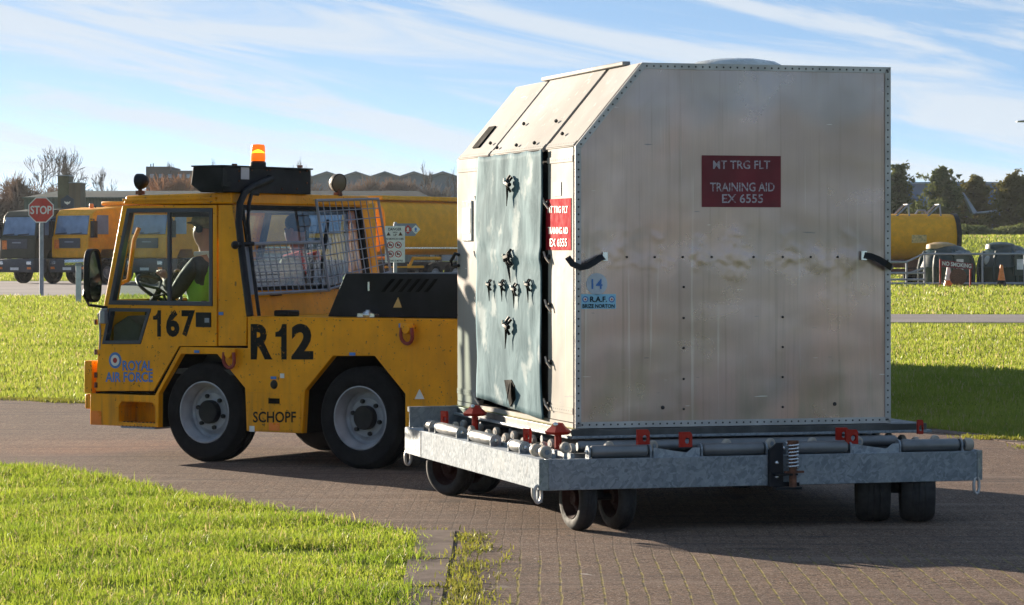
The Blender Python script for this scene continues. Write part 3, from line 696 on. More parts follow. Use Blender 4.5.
# web grab straps
def belt(pts, nm='grab_strap', w=.042):
    mb = MB(); P = [Vector(p) for p in pts]; up = Vector((0, 0, 1)); vs = []
    for i, p in enumerate(P):
        d = (P[min(i+1, len(P)-1)]-P[max(i-1, 0)]).normalized(); n_ = Vector((-.25, -1, .1)).normalized(); wv = d.cross(n_).normalized()*w/2; th = n_*.006
        vs += [p+wv+th, p-wv+th, p-wv-th, p+wv-th]
    fs = [(i*4+j, i*4+(j+1) % 4, i*4+4+(j+1) % 4, i*4+4+j) for i in range(len(P)-1) for j in range(4)]+[(0, 1, 2, 3), (len(vs)-4, len(vs)-1, len(vs)-2, len(vs)-3)]
    mb.add(vs, fs); o = mb.build(nm, M['black'], con); return o
def fp(px, py, off): q = CF.hit(px, py, 1, 0); return Vector((q.x, -off, q.z))
pts = [fp(605, 256.5, .008), fp(599, 258, .02), fp(592, 262, .05), fp(584, 266, .07), fp(577, 267.5, .06), fp(571, 264, .03), fp(567.5, 257, .0)]
o = belt(pts, w=.036); mb = MB()
for q in (fp(604.5, 256.5, .012),): mb.box(q, (.03, .012, .05))
mb.build('buckle', M['chrome'], o)
pts = [fp(861, 255, .008), fp(868, 256, .03), fp(875, 259.5, .06), fp(882, 264, .07), fp(888, 267.5, .05), fp(890.2, 267, .0)]
o = belt(pts, w=.038); mb = MB(); mb.box(fp(863, 255.5, .014), (.035, .012, .055)); mb.build('buckle', M['chrome'], o)
# document pouch on the far side panel, latch loops
q0 = CF.hit(473, 241, 0, 0); q1 = CF.hit(463.5, 201, 0, 0); mb = MB()
mb.bx(-.012, -.0008, q0.y, q1.y, q0.z, q1.z); pz = mb.build('document_pouch', m_simple('clear pouch plastic', (.62, .65, .66), .2), con, bevel=.004)
mb = MB(); mb.bx(-.016, -.0125, q0.y+.03, q1.y-.03, q0.z+.05, q1.z-.05); mb.build('paper', M['decal_white'], pz)
q = CF.hit(558, 189, 0, 0); mb = MB(); mb.bx(-.005, -.0008, q.y-.07, q.y+.07, q.z-.04, q.z+.04); mb.build('data_plate', m_simple('grey data plate', (.45, .44, .42), .5, scale=40, var=.4), con)
mb = MB(); q = CF.hit(458.5, 261, 0, 0)
mb.tube([(-.01, q.y-.05, q.z+.04), (-.03, q.y-.03, q.z+.05), (-.045, q.y+.03, q.z+.0), (-.03, q.y+.03, q.z-.035), (-.01, q.y-.04, q.z-.03)], .011, 8); mb.build('latch_loop', M['black'], con)
# vinyl curtain with folds
nu, nv = 46, 44; zt = CF.hit(510, 153, 0, -.01).z; zb0 = CF.hit(545, 419, 0, 0).z; zb1 = CF.hit(482, 397, 0, 0).z
mb = MB(); vs = []
for i in range(nu+1):
    for j in range(nv+1):
        u, v = i/nu, j/nv
        y_ = yA+.012+(yC-yA-.012)*u+.010*math.sin(7*v+u*2)*max(0, u-.5)*2
        z_ = (zb0+(zb1-zb0)*u)*(1-v)+zt*v-.012*abs(math.sin(u*13))*v**8
        fold = .006*math.sin(u*11+2.2*math.sin(v*4))+.006*math.sin(u*31+v*5)*v**3+.005*math.sin(v*9+u*5)+.012*math.exp(-((v-.60)/.025)**2)
        x_ = -.022-abs(fold)*1.0-.012*math.sin(math.pi*v)
        vs.append((x_, y_, z_))
mb.add(vs, [(i*(nv+1)+j, (i+1)*(nv+1)+j, (i+1)*(nv+1)+j+1, i*(nv+1)+j+1) for i in range(nu) for j in range(nv)])
cur = mb.build('curtain', M['vinyl'], con, smooth=180, recalc=False); sm = cur.modifiers.new('thick', 'SOLIDIFY'); sm.thickness = .004
def strap(px, py, k=1.0, tilt=0.0):
    k *= .74; q = CF.hit(px, py, 0, -.05); mb = MB(); r = Matrix.Rotation(tilt, 3, 'X')
    P = lambda a, b, c_: Vector((q.x, q.y, q.z))+r @ Vector((a, b, c_))*k
    for s_ in (-.030, .030): mb.tube([P(-.004, s_, .06), P(-.03, s_*.9, .02), P(-.03, s_*.9, -.03), P(-.006, s_, -.07)], 0.012*k, 6)
    mb.tube([P(-.03, -.055, .0), P(-.045, 0, .005), P(-.03, .055, .0)], .022*k, 6)
    mb.tube([P(-.03, 0, -.03), P(-.02, .015, -.12), P(-.025, -.01, -.2)], [.014*k, .009*k, .003*k], 6)
    o = mb.build('strap', M['black'], con)
    b = MB(); b.box(P(-.055, .015, .02), (.018*k, .03*k, .035*k)); b.build('buckle', M['chrome'], o)
for a in ((511, 183, 1.0, .3), (491, 284.6, .72, 0), (503.7, 284.6, .72, 0), (516.4, 289, .8, .1), (530, 284.6, .75, 0), (511, 258, 1.1, -.3), (510, 325, 1.05, .35)): strap(*a)
q = CF.hit(511, 393, 0, -.030); mb = MB()
mb.prism([(q.y+.13, q.z+.075), (q.y-.03, q.z+.085), (q.y-.10, q.z+.05), (q.y-.11, q.z-.03), (q.y+.0, q.z-.085), (q.y+.06, q.z-.02)], lambda u, v: (q.x-.008, u, v), lambda u, v: (q.x+.02, u, v)); mb.build('torn_opening', M['dark'], cur)
mb = MB(); mb.add([(q.x-.012, q.y-.02, q.z+.075), (q.x-.05, q.y-.10, q.z+.02), (q.x-.035, q.y-.01, q.z-.08), (q.x-.015, q.y+.0, q.z-.0)], [(0, 1, 2, 3)]); mb.build('torn_flap', M['jacket'], cur)
mb = MB()
for (px, py) in ((546, 203), (547, 257), (548, 305), (548.5, 362), (547, 404), (478, 201), (477, 256), (477.5, 302), (477, 398)):
    q = CF.hit(px, py, 0, -.01)
    mb = MB(); mb.mi = 0; mb.ball(q+Vector((.004, -.03, 0)), .017, 8, 6); mb.mi = 1; mb.tube([q+Vector((-.012, .03, .03)), q+Vector((-.018, -.02, .0)), q+Vector((-.006, -.07, -.035))], .006, 5); mb.build('tie_cord', [M['black'], M['nylon']], cur)
# shallow dome on the roof
mb = MB(); pr = [(0.30, 0.0), (.295, .015), (.24, .042), (.14, .059), (.0001, .066)]
mb.lathe(pr, (1.16, .44, CH), (0, 0, 1), 32); mb.build('roof_dome', m_simple('clear roof dome plastic', (.55, .57, .55), .25, var=.2), con, smooth=60)

# ------------------------------------------------------------------ pallet under it
PF = Frame(0.368-.03*math.cos(ANG)+.03*math.sin(ANG), 16.9-.03*math.sin(ANG)-.03*math.cos(ANG), ANG, 0.498)
pal = thing('cargo_pallet', 'thin dirty aluminium pallet lying between the big container and the trailer rollers', 'pallet', PF.loc(), ANG)
mb = MB(); mb.bx(0, 2.24, 0, 2.745, .012, .058); mb.build('deck', m_simple('dirty aluminium pallet', (.085, .085, .083), .5, .4, var=.4, scale=5), pal, bevel=.004)
mb = MB(); mb.bx(-.012, 2.262, -.026, -.001, .004, .02); mb.bx(-.026, -.001, 0, 2.745, .004, .02); mb.bx(2.241, 2.262, 0, 2.745, .004, .02)
mb.build('lip', M['galv'], pal, bevel=.003)
mb = MB(); mb.bx(0.02, .03, .035, 2.7, .0585, .063); mb.build('moss_line', m_simple('mossy dirt', (.22, .21, .06), .9, var=.4, scale=20), pal)

# ------------------------------------------------------------------ roller trailer (dolly)
DF = Frame(0.1625, 16.25, ANG, 0.0); DW, DL, DT, DB = 2.715, 3.2, 0.4235, 0.25
dol = thing('pallet_trailer', 'galvanised airport pallet trailer with steel rollers and red locks, carrying the container', 'trailer', DF.loc(), ANG)
mb = MB(); mb.bx(.045, DW-.05, 0, .012, DB, DT); mb.bx(.045, DW-.05, .012, .09, DT-.012, DT-.001); mb.build('front_beam', M['galv'], dol, bevel=.003)
mb = MB(); mb.prism([(.0, .035), (.044, .0), (.044, .012), (.012, .045)], flat(DB), flat(DT)); mb.prism([(DW, .035), (DW-.049, .0), (DW-.049, .012), (DW-.012, .045)], flat(DB), flat(DT))
mb.prism([(.0, DL-.035), (.044, DL), (.044, DL-.012), (.012, DL-.045)], flat(DB), flat(DT)); mb.prism([(DW, DL-.035), (DW-.049, DL), (DW-.049, DL-.012), (DW-.012, DL-.045)], flat(DB), flat(DT))
mb.build('corner_plate', M['galv'], dol)
for x0, x1, xa, xb in ((0, .012, .012, .10), (DW-.012, DW, DW-.10, DW-.012)):
    mb = MB(); mb.bx(x0, x1, .036, DL-.036, DB, DT); mb.bx(xa, xb, .1, DL-.1, DT-.012, DT-.001); mb.build('side_beam', M['galv_side'], dol, bevel=.003)
mb = MB(); mb.bx(.045, DW-.05, DL-.012, DL, DB, DT); mb.bx(.045, DW-.05, DL-.09, DL-.012, DT-.012, DT-.001); mb.build('rear_beam', M['galv'], dol)
q = DF.hit(421, 445, 0, 0).y
mb = MB(); mb.bx(-.004, -.0005, q, DL-.04, DB+.004, DT-.004); mb.build('patch_plate', M['galv'], dol)
mb = MB()
for yy in np.linspace(.16, DL-.16, 7): mb.bx(.101, DW-.101, yy-.03, yy+.03, DB+.11, DT-.014)
mb.build('cross_beam', M['galv'], dol); mb = MB()
for xx in (.35, .9, 1.36, 1.8, 2.36): mb.bx(xx-.035, xx+.035, .092, DL-.092, DB+.01, DB+.099)
mb.build('underframe', M['galv'], dol)
mb = MB(); mb.bx(.14, DW-.14, .13, DL-.13, DB+.10, DB+.105); mb.build('deck_tray', M['black_metal'], dol)
# end stop plate at the far end
mb = MB(); mb.bx(.02, 2.6, DL-.075, DL-.06, DT, DT+.135); mb.bx(.02, 2.6, DL-.06, DL-.02, DT+.10, DT+.135); mb.build('end_stop', M['galv'], dol)
def roller(a, b, r, flange=True, bracket=True):
    a, b = Vector(a), Vector(b); d = (b-a).normalized(); mb = MB()
    mb.tube([a, a+d*.008, a+d*.012, b-d*.012, b-d*.008, b], [r*.7, r*.94, r, r, r*.94, r*.7], 18)
    o = mb.build('roller', M['roller'], dol)
    if bracket:
        for e, s_ in ((a, -1), (b, 1)):
            k = MB(); c_ = e+d*s_*.012; k.tube([c_-d*.005, c_+d*.005], r*1.02, 14); k.box((c_.x, c_.y, (c_.z-r+DT-.012)/2-.005), (abs(d.x)*.01+abs(d.y)*r*1.9, abs(d.y)*.01+abs(d.x)*r*1.9, c_.z-DT+.035))
            k.build('bracket', M['galv'], o)
        h_ = MB(); h_.ball(a-d*.020, .013, 8, 6); h_.ball(b+d*.020, .013, 8, 6); h_.build('axle_nut', M['chrome'], o)
    return o
def dx(px, py=452): return DF.hit(px, py, 1, .06).x
RZ = DT+.035
for (p0, p1) in ((590, 647), (702, 763), (787, 847), (900, 958)): roller((dx(p0), .06, RZ), (dx(p1), .06, RZ), .036)
def omni(c, axis, r=.032, w=.03):
    mb = MB(); ax = Vector(axis); mb.lathe([(r*.45, -w/2), (r*.85, -w/2), (r, -w*.25), (r, w*.25), (r*.85, w/2), (r*.45, w/2), (r*.45, -w/2)], c, ax, 20)
    o = mb.build('guide_wheel', M['nylon'], dol); k = MB(); k.cyl(Vector(c)-ax*(w*.55), Vector(c)+ax*(w*.55), r*.42, 10); k.box((c[0], c[1], (c[2]+DT)/2-.02), (.02, .02, c[2]-DT+.04)); k.build('bracket', M['galv'], o)
for px in (569, 613, 657, 731, 775, 817, 863, 940): omni((dx(px, 443), .135, RZ+.022), (0.35, -.94, 0))
omni((dx(968, 443), .06, RZ), (1, 0, 0), .038, .05)
mb = MB()
for p0, p1 in ((652, 698), (850, 897)):
    a, b = dx(p0), dx(p1)
    mb.prism([(a, DT-.002), (b, DT-.002), (b, DT+.05), (b-.04, DT+.05), (b-.08, DT+.022), (a+.06, DT+.045), (a, DT+.055)], lambda u, v: (u, .028, v), lambda u, v: (u, .036, v))
mb.build('lock_bracket', M['galv_side'], dol)
# rollers along the sunlit edge, running with it
def dy(px, py): return DF.hit(px, py, 0, .06).y
for (pa, pb) in (((440.4, 428), (461, 432.8)), ((473.8, 436.5), (495, 441.6))): roller((.06, dy(*pb), RZ), (.06, dy(*pa), RZ), .036)
roller((.06, dy(429, 426), RZ), (.06, dy(433.6, 427), RZ), .036); roller((.055, dy(525, 449), RZ), (.055, dy(515, 446), RZ), .036)
for yy in (.12, .30): omni((.06, yy, RZ), (.2, -1, 0), .036, .05)
# roller bed seen past the pallet edge
for yy in np.arange(.42, 3.0, .20):
    for xx in ((.20,) if int(yy*5) % 2 else (.31,))+(2.46,): omni((xx, yy, RZ-.004), (1, .2, 0), .030, .03)
for yy in (.48, 1.2, 1.9, 2.6):
    roller((.36, yy, RZ), (2.36, yy, RZ), .034, bracket=False)
mb = MB()
for xx in (.115, .225): mb.bx(xx-.012, xx+.012, .13, DL-.13, DT-.02, DT+.022)
mb.bx(2.47, 2.49, .13, DL-.13, DT-.02, DT+.03); mb.build('roller_rail', M['galv'], dol)
# red locks: flat perforated tabs and mushroom heads
def tab(x, y, z0, w, h, rz=0.0):
    mb = MB(); R3 = Matrix.Rotation(rz, 3, 'Z'); hole = [(w*.12+.016*math.cos(q), h*.42+.019*math.sin(q)) for q in [2*math.pi*i/12 for i in range(12)]]
    mb.prism([[(-w/2, 0), (w/2, 0), (w/2, h*.82), (w*.36, h), (-w/2, h)], hole], lambda u, v: Vector((x, y, z0))+R3 @ Vector((u, -.011, v)), lambda u, v: Vector((x, y, z0))+R3 @ Vector((u, .011, v)))
    return mb.build('lock_tab', M['red_lock'], dol)
for px, py0, py1, yy in ((643, 429.5, 444.5, .10), (685.5, 432, 447, .05), (842, 427.5, 440, .12), (851.5, 429.5, 444, .05)):
    q = DF.hit(px, py1, 1, yy); q2 = DF.hit(px, py0, 1, yy); tab(q.x, yy, q.z, .075, q2.z-q.z)
q = DF.hit(920, 434, 1, .35); tab(q.x, .35, q.z, .035, .085)
for px, py0, py1, xx in ((444.5, 411, 425, .11), (527.5, 428.5, 443, .11)):
    q = DF.hit(px, py1, 0, xx); q2 = DF.hit(px, py0, 0, xx); tab(xx, q.y, q.z, .05, q2.z-q.z, math.radians(-60))
for px, py, xx in ((475, 408.5, .24), (558, 426.5, .27)):
    q = DF.hit(px, py, 0, xx); mb = MB()
    mb.cyl((q.x, q.y, DT), (q.x, q.y, q.z-.03), .022, 10); mb.lathe([(.02, -.05), (.07, -.045), (.082, -.03), (.045, .0), (.03, .02), (.0001, .024)], (q.x, q.y, q.z), (0, 0, 1), 6)
    o = mb.build('lock_head', M['red_lock'], dol, smooth=20); k = MB(); k.ball((q.x-.02, q.y-.02, q.z+.012), .016, 8, 6); k.build('bolt', M['chrome'], o)
# lock pin with spring on the front beam
x0, x1 = dx(764, 470), dx(778, 470); mb = MB()
mb.prism([(x0, DB-.005), (x1+.10, DB-.005), (x1+.10, DB+.015), (x1, DB+.02), (x1, DT+.07), (x0+.05, DT+.07), (x0, DT+.03)], lambda u, v: (u, -.022, v), lambda u, v: (u, -.002, v))
mb.bx(x0+.02, x1+.09, -.085, -.022, DB-.02, DB-.006); mb.bx(x0+.02, x1+.07, -.075, -.022, DB+.06, DB+.072)
hit_ = mb.build('pin_bracket', M['black_metal'], dol); mb = MB(); xs_ = dx(785.5, 465)
mb.cyl((xs_, -.055, DB-.022), (xs_, -.055, DT+.07), .022, 12); mb.cyl((xs_, -.055, DT+.06), (xs_, -.055, DT+.085), .034, 12); mb.bx(xs_-.05, xs_+.065, -.066, -.045, DB+.073, DB+.085); mb.build('lock_pin', M['rust'], hit_)
mb = MB(); mb.tube([(xs_+.031*math.cos(q*.5), -.055+.031*math.sin(q*.5), DB+.10+.0009*q*1.75) for q in range(0, 95)], .006, 6); mb.build('spring', M['chrome'], hit_)
mb = MB()
for zz in (DB+.05, DB+.13): mb.ball((x0+.045, -.024, zz), (.013, .01, .013), 8, 6)
mb.build('bolt', M['chrome'], hit_)
# lashing rings under the edges
def ring(x, y, z, rz):
    mb = MB(); R3 = Matrix.Rotation(rz, 3, 'Z'); pts = []
    for q in range(20):
        a = 2*math.pi*q/20; pts.append(Vector((x, y, z))+R3 @ Vector((.021*math.cos(a), 0, .042*math.sin(a)+(.012 if math.sin(a) > 0 else -.0))))
    mb.tube(pts, .0095, 7, closed=True); mb.build('lashing_ring', M['alu_trim'], dol)
ring(.0, .06, DB-.03, 0); ring(.015, DL-.05, DB-.035, .2); ring(DW-.05, .01, DB-.035, .3); ring(.03, .22, DB-.02, .6)
mb = MB(); mb.bx(.02, .05, .14, .17, DB-.08, DB); mb.build('hanger', M['galv_side'], dol)
# eight castor wheels in pairs
def castor(x, y, rz, w=.18, sp=.132):
    nm = 'wheel'; r = .188; R3 = Matrix.Rotation(rz, 3, 'Z'); ax = R3 @ Vector((1, 0, 0)); c0 = Vector((x, y, r))
    fk = MB(); fk.cyl((x, y, r), (x, y, DB+.03), .035, 10); fk.tube([c0-ax*.08, c0+ax*.08], .02, 8); fk.box((x, y, DB-.0), (.2, .2, .02), R3)
    o = fk.build('castor', M['black_metal'], dol)
    for s_ in (-1, 1):
        c = c0+ax*s_*sp; mb = MB()
        prf = [(r*.62, -w*.42), (r*.74, -w*.5), (r*.84, -w*.49), (r*.915, -w*.43), (r*.96, -w*.33), (r*.985, -w*.22), (r*.985, -w*.19), (r*.965, -w*.18), (r*.965, -w*.15), (r*.993, -w*.14), (r, -w*.03), (r*.975, -w*.02)]; prf += [(q_, -h_) for q_, h_ in reversed(prf)]; mb.lathe(prf, c, ax, 40)
        ty = mb.build(nm, M['rubber_old'], o)
    for s_ in (-1, 1):
        c = c0+ax*s_*sp; k = MB(); k.lathe([(.0001, -.03), (.04, -.035), (.05, -.01), (r*.45, .0), (r*.55, -.03), (r*.63, -.05), (r*.63, .05), (r*.55, .03), (r*.45, .0)], c, ax, 28)
        k.build('rim', M['castor_rim'], o)
M['rubber_old'] = m_simple('worn grey rubber', (.026, .025, .025), .8, var=.35, scale=10)
M['castor_rim'] = m_paint('castor rim red', (.035, .010, .009), .75, amt=.1)
castor(.405, .225, math.radians(6), .105, .122); castor(2.245, .235, math.radians(-20), .20, .130); castor(.30, 2.75, math.radians(30), .13); castor(2.35, 2.75, math.radians(5))
# drawbar to the tractor
pa = Vector((1.36, DL, .36)); tw = DF.R @ (Vector((.11, 21.42, .48))-DF.o)
mb = MB(); mb.tube([pa+Vector((-.5, -.02, -.02)), pa.lerp(tw, .55), tw], .035, 8); mb.tube([pa+Vector((.5, -.02, -.02)), pa.lerp(tw, .55), tw], .035, 8)
mb.build('drawbar', M['galv'], dol)
# ------------------------------------------------------------------ the yellow tractor
TA = math.radians(148); TF = Frame(-1.866, 22.61, TA, 0.0); HW = 0.9
tr_ = thing('tow_tractor', 'yellow airfield tow tractor numbered R12, with an amber beacon, pulling the roller trailer', 'tractor', TF.loc(), TA)
def T(px, py, y=HW): q = TF.hit(px, py, 1, y); return (q.x, q.z)
side = lambda y: (lambda u, v: (u, y, v))
Y = M['yellow']
DECK = T(330, 317.5)[1]
front_x = T(90, 400)[0]; body_b = .25; R_X = -2.42
zdoor = T(100, 392)[1]
arch_f = [T(158.3, 429), T(158.6, 393.3), T(181, 354), T(217, 354), T(244.8, 388), T(246.4, 432)]
arch_r = [T(302.4, 433), T(304.9, 390.4), T(332.8, 356), T(374.6, 356), T(405, 393.6), T(405, 432)]
fix = lambda L: [(L[0][0], body_b)]+L[1:-1]+[(L[-1][0], body_b)]
arch_f, arch_r = fix(arch_f), fix(arch_r)
# front sill with step, low body up to the door line and the deck behind
step = [T(118.5, 0)[0], T(155, 0)[0]]
zs0, zs1 = T(120, 422)[1], T(120, 401.5)[1]
body_out = [(front_x, body_b)] + arch_f + arch_r + [(R_X, body_b), (R_X, DECK), (T(247.5, 318)[0], DECK), (T(247.5, 348)[0], T(247.5, 348)[1]), (T(180.5, 347.5)[0], T(247.5, 348)[1]), (T(154.5, 393)[0], zdoor-.012), (front_x, zdoor-.012)]
mb = MB(); xr = .03
hole = [(step[0]-.03, zs0), (step[1]+.0, zs0), (step[1]+.0, zs1-.03), (step[1]+.03, zs1), (step[0]-.06, zs1), (step[0]-.03-.06+.06, zs1-.03)]
hole = [(step[0]-.01, zs0), (step[1]+.01, zs0), (step[1]+.01, zs1-.04), (step[1]-.03, zs1) , (step[0]+.03, zs1), (step[0]-.01, zs1-.04)]
# local x falls towards the rear, so order the recess corners accordingly
xa, xb = max(step), min(step)
hole = [(xa, zs0), (xa, zs1-.035), (xa-.03, zs1), (xb+.03, zs1), (xb, zs1-.035), (xb, zs0)]
mb.prism([body_out, hole], side(HW), side(HW-.22)); body = mb.build('body', Y, tr_, bevel=.006)
mb = MB(); mb.prism(body_out, side(HW-.2202), side(-HW)); mb.build('chassis', Y, tr_, bevel=.006)
mb = MB(); mb.bx(xb+.0, xa-.02, HW-.2, HW-.004, zs0-.045, zs0-.004)
st = mb.build('step', M['cage'], tr_); mb = MB()
for q in np.linspace(xb+.02, xa-.04, 9):
    mb.box((q, HW-.003, zs0-.025), (.012, .004, .014)); mb.lathe([(.0001, 0), (.012, 0), (.009, .01)], (q, HW-.02, zs0-.004), (0, 0, 1), 6)
mb.build('step_grip', M['black'], st)
# arch lips and inner liners
for A in (arch_f, arch_r):
    mb = MB(); pts = A
    for i in range(len(pts)-1):
        a, b = Vector((pts[i][0], 0, pts[i][1])), Vector((pts[i+1][0], 0, pts[i+1][1])); c_ = Vector((sum(p[0] for p in pts)/6, 0, .45))
        d = (b-a).normalized(); nn = Vector((-d.z, 0, d.x)); nn = nn if nn.dot(c_-a) > 0 else -nn
        mb.add([a+Vector((0, HW-.05, 0))+nn*.003, b+Vector((0, HW-.05, 0))+nn*.003, b+Vector((0, -HW+.05, 0))+nn*.003, a+Vector((0, -HW+.05, 0))+nn*.003], [(0, 1, 2, 3)])
    mb.build('wheel_arch_liner', M['dark'], tr_)
mb = MB(); mb.bx(R_X+.1, front_x-.1, -.62, .62, .30, .34); mb.build('belly_plate', M['dark'], tr_)
# lower access panel, seam and small fittings
q0, q1 = T(247, 0)[0], T(302, 0)[0]
z0_, z1_ = body_b+.012, T(270, 393)[1]
mb = MB(); mb.bx(q1+.01, q0-.006, HW+.0005, HW+.005, z0_, z1_); ap = mb.build('access_panel', Y, tr_, bevel=.003)
def onside(nm, x0, y0, x1, y1, mat, off=.004, parent=None, t=.003, bev=0.0):
    a, b = T(x0, y1), T(x1, y0); mb = MB(); mb.bx(a[0], b[0], HW+off-t, HW+off, a[1], b[1]); return mb.build(nm, mat, parent or tr_, bevel=bev)
onside('slot', 269, 398.5, 280, 403.5, M['dark'], .008, ap)
onside('reflector', 269.5, 423, 280, 430.5, M['orange_lamp'], .008); onside('reflector', 250, 426, 255, 431.5, M['white'], .008)
onside('reflector', 91.5, 411, 101.5, 424.5, M['orange_lamp'], .006)
for (x0, y0, x1, y1) in ((195, 350.3, 200, 353), (228, 350.3, 233, 353.3), (350, 352.5, 356, 355.5), (271.5, 376.5, 277, 379), (399.5, 323.5, 406, 327.5), (219.5, 312, 224, 315)):
    onside('small_label', x0, y0, x1, y1, M['decal_blue'], .011)
onside('small_label', 280.5, 373.5, 284.5, 378, M['white'], .005)
def onsidepoly(nm, pts, mat, off=.005, parent=None):
    mb = MB(); P = [T(*p) for p in pts]; mb.prism(P, side(HW+off), side(HW+.0008)); return mb.build(nm, mat, parent or tr_)
onsidepoly('warning_triangle', [(415, 399), (424.5, 399), (419.7, 389)], M['white'])
mb = MB(); q = T(274, 384.5); mb.lathe([(.0001, .012), (.025, .010), (.032, .004), (.034, 0)], (q[0], HW, q[1]), (0, 1, 0), 18); mb.build('filler_cap', M['black'], tr_)
mb = MB()
for k_ in range(16):
    x_ = 262+k_*13
    if x_ < 456: q = T(x_, 320.5); mb.ball((q[0], HW+.001, q[1]), .005, 6, 4)
mb.build('bolt', M['rust'], tr_)
for (x_, y_) in ((232.5, 360.5), (410, 336)):
    q = T(x_, y_-7); mb = MB()
    mb.cyl((q[0], HW, q[1]), (q[0], HW+.06, q[1]), .035, 12); mb.bx(q[0]-.055, q[0]+.055, HW+.02, HW+.05, q[1]-.02, q[1]+.04)
    o = mb.build('shackle_boss', Y, tr_, bevel=.006); k = MB()
    k.tube([(q[0]+.05*math.cos(a), HW+.045+.01*math.sin(a), q[1]-.045+.06*math.sin(a)) for a in np.linspace(math.pi*1.0, 2*math.pi, 9)]+[(q[0]+.045, HW+.045, q[1]+.01)], .0135, 8)
    k.tube([(q[0]-.05, HW+.045, q[1]-.045), (q[0]-.045, HW+.045, q[1]+.01)], .0135, 8); k.build('shackle', m_simple('dull red shackle', (.25, .035, .03), .6), o)
# front bumper blocks and lamps
z_ = T(90, 385)[1]
mb = MB(); mb.bx(front_x-.001, front_x+.07, -HW, HW-.02, body_b+.12, zdoor-.02); mb.build('front_bumper', Y, tr_, bevel=.01)
for s_ in (1, -1):
    a, b = T(86.5, 393), T(96, 361); mb = MB(); mb.bx(front_x+.02-.04, a[0]+.02, s_*(HW-.16), s_*(HW+.004), a[1], b[1]); o = mb.build('indicator_housing', Y, tr_, bevel=.006)
    k = MB(); k.bx(a[0]+.021, a[0]+.032, s_*(HW-.14), s_*(HW-.02), a[1]+.03, b[1]-.02); k.build('indicator_lens', M['orange_lamp'], o)
# cab: door panel with two windows
gap = .012
def door(y, s_):
    out_ = [T(95.7, 391), T(153.6, 391), T(179.3, 346.2), T(217, 346.2), T(217, 205), T(122.6, 205.8), T(99.8, 328)]
    w1 = [T(111.5, 302.5), T(212, 304.5), T(212, 209), T(129, 209.5)]
    w2 = [T(103.8, 342.5), T(139.5, 342.5), T(150, 308), T(110, 306.5)]
    w1 = [T(109, 304.5), T(213, 306), T(213, 208), T(127.5, 208.4)]; w2 = [T(102.6, 344), T(141, 344), T(151.5, 308.5), T(109.5, 308)]
    mb = MB(); mb.prism([out_, w1, w2], side(s_*y), side(s_*(y-.045))); d = mb.build('door', Y, tr_, bevel=.004)
    def frame(w, t_, nm):
        c = Vector((sum(p[0] for p in w)/len(w), sum(p[1] for p in w)/len(w)))
        inner = []
        n = len(w)
        for i in range(n):
            a, p, b = Vector(w[i-1]), Vector(w[i]), Vector(w[(i+1) % n])
            d1, d2 = (p-a).normalized(), (b-p).normalized(); n1 = Vector((-d1.y, d1.x)); n2 = Vector((-d2.y, d2.x))
            if n1.dot(c-p) < 0: n1 = -n1
            if n2.dot(c-p) < 0: n2 = -n2
            bis = (n1+n2).normalized(); inner.append(tuple(p+bis*t_/max(.3, bis.dot(n1))))
        f = MB(); f.prism([w, inner], side(s_*(y+.006)), side(s_*(y-.05))); o = f.build('window_frame', M['seal'], d, bevel=.003)
        g = MB(); g.sheet(inner, side(s_*(y-.02))); g.build('window_pane', M['glass'], d); return inner
    inn = frame(w1, .032, 'f'); frame(w2, .026, 'f')
    m_ = MB(); x0 = T(168.2, 0)[0]; zt_, zb_ = T(168, 210)[1], T(168, 303)[1]; m_.bx(x0-.012, x0+.012, s_*(y-.035), s_*(y-.008), zb_, zt_); m_.build('window_divider', M['seal'], d)
    return d
dn = door(HW+.004, 1); door(HW+.004, -1)
a, b = T(196.5, 327), T(211.5, 312.5); mb = MB(); mb.bx(a[0], b[0], HW-.01, HW+.012, a[1], b[1]); hd = mb.build('handle', M['black'], dn, bevel=.004)
onside('handle_latch', 206, 318, 210.5, 322.5, M['cage'], .018, hd)
# black rubber line below and behind the door
mb = MB(); L = [T(95.7, 393.3), T(154.6, 393.3), T(180.2, 348.2), T(246, 348.2)]
L2 = [T(246, 346.6), T(179.6, 346.6), T(153.8, 391.6), T(95.7, 391.6)]
mb.prism(L+L2, side(HW-.002), side(HW-.3)); mb.build('door_seal', M['dark'], tr_)
mb = MB()
for yy in (322, 352, 375, 385): q = T(97.5, yy); mb.cyl((q[0]+.01, HW+.006, q[1]-.02), (q[0]+.01, HW+.006, q[1]+.02), .014, 8)
mb.build('hinge', M['rust'], dn)
# pillar behind the door, both sides
for s_ in (1, -1):
    mb = MB(); P = [T(218.4, 345.8), T(246.2, 345.8), T(246.8, 316), T(239.3, 250), T(231.8, 205), T(218.4, 204.8)]
    mb.prism(P, side(s_*(HW+.002)), side(s_*(HW-.09))); mb.build('rear_pillar', Y, tr_, bevel=.004)
# roof with gutter
P = [T(126.0, 195.6), T(231.2, 192.2), T(232.2, 203.6), T(122.6, 204.6)]
mb = MB(); mb.prism(P, side(HW), side(-HW)); roof = mb.build('roof', Y, tr_, bevel=.012)
mb = MB(); a = T(124, 201); b = T(217, 199.3); mb.prism([(a[0], a[1]), (b[0], b[1]), (b[0], b[1]+.016), (a[0], a[1]+.016)], side(HW+.02), side(HW+.0005)); mb.build('gutter', Y, tr_, bevel=.003)
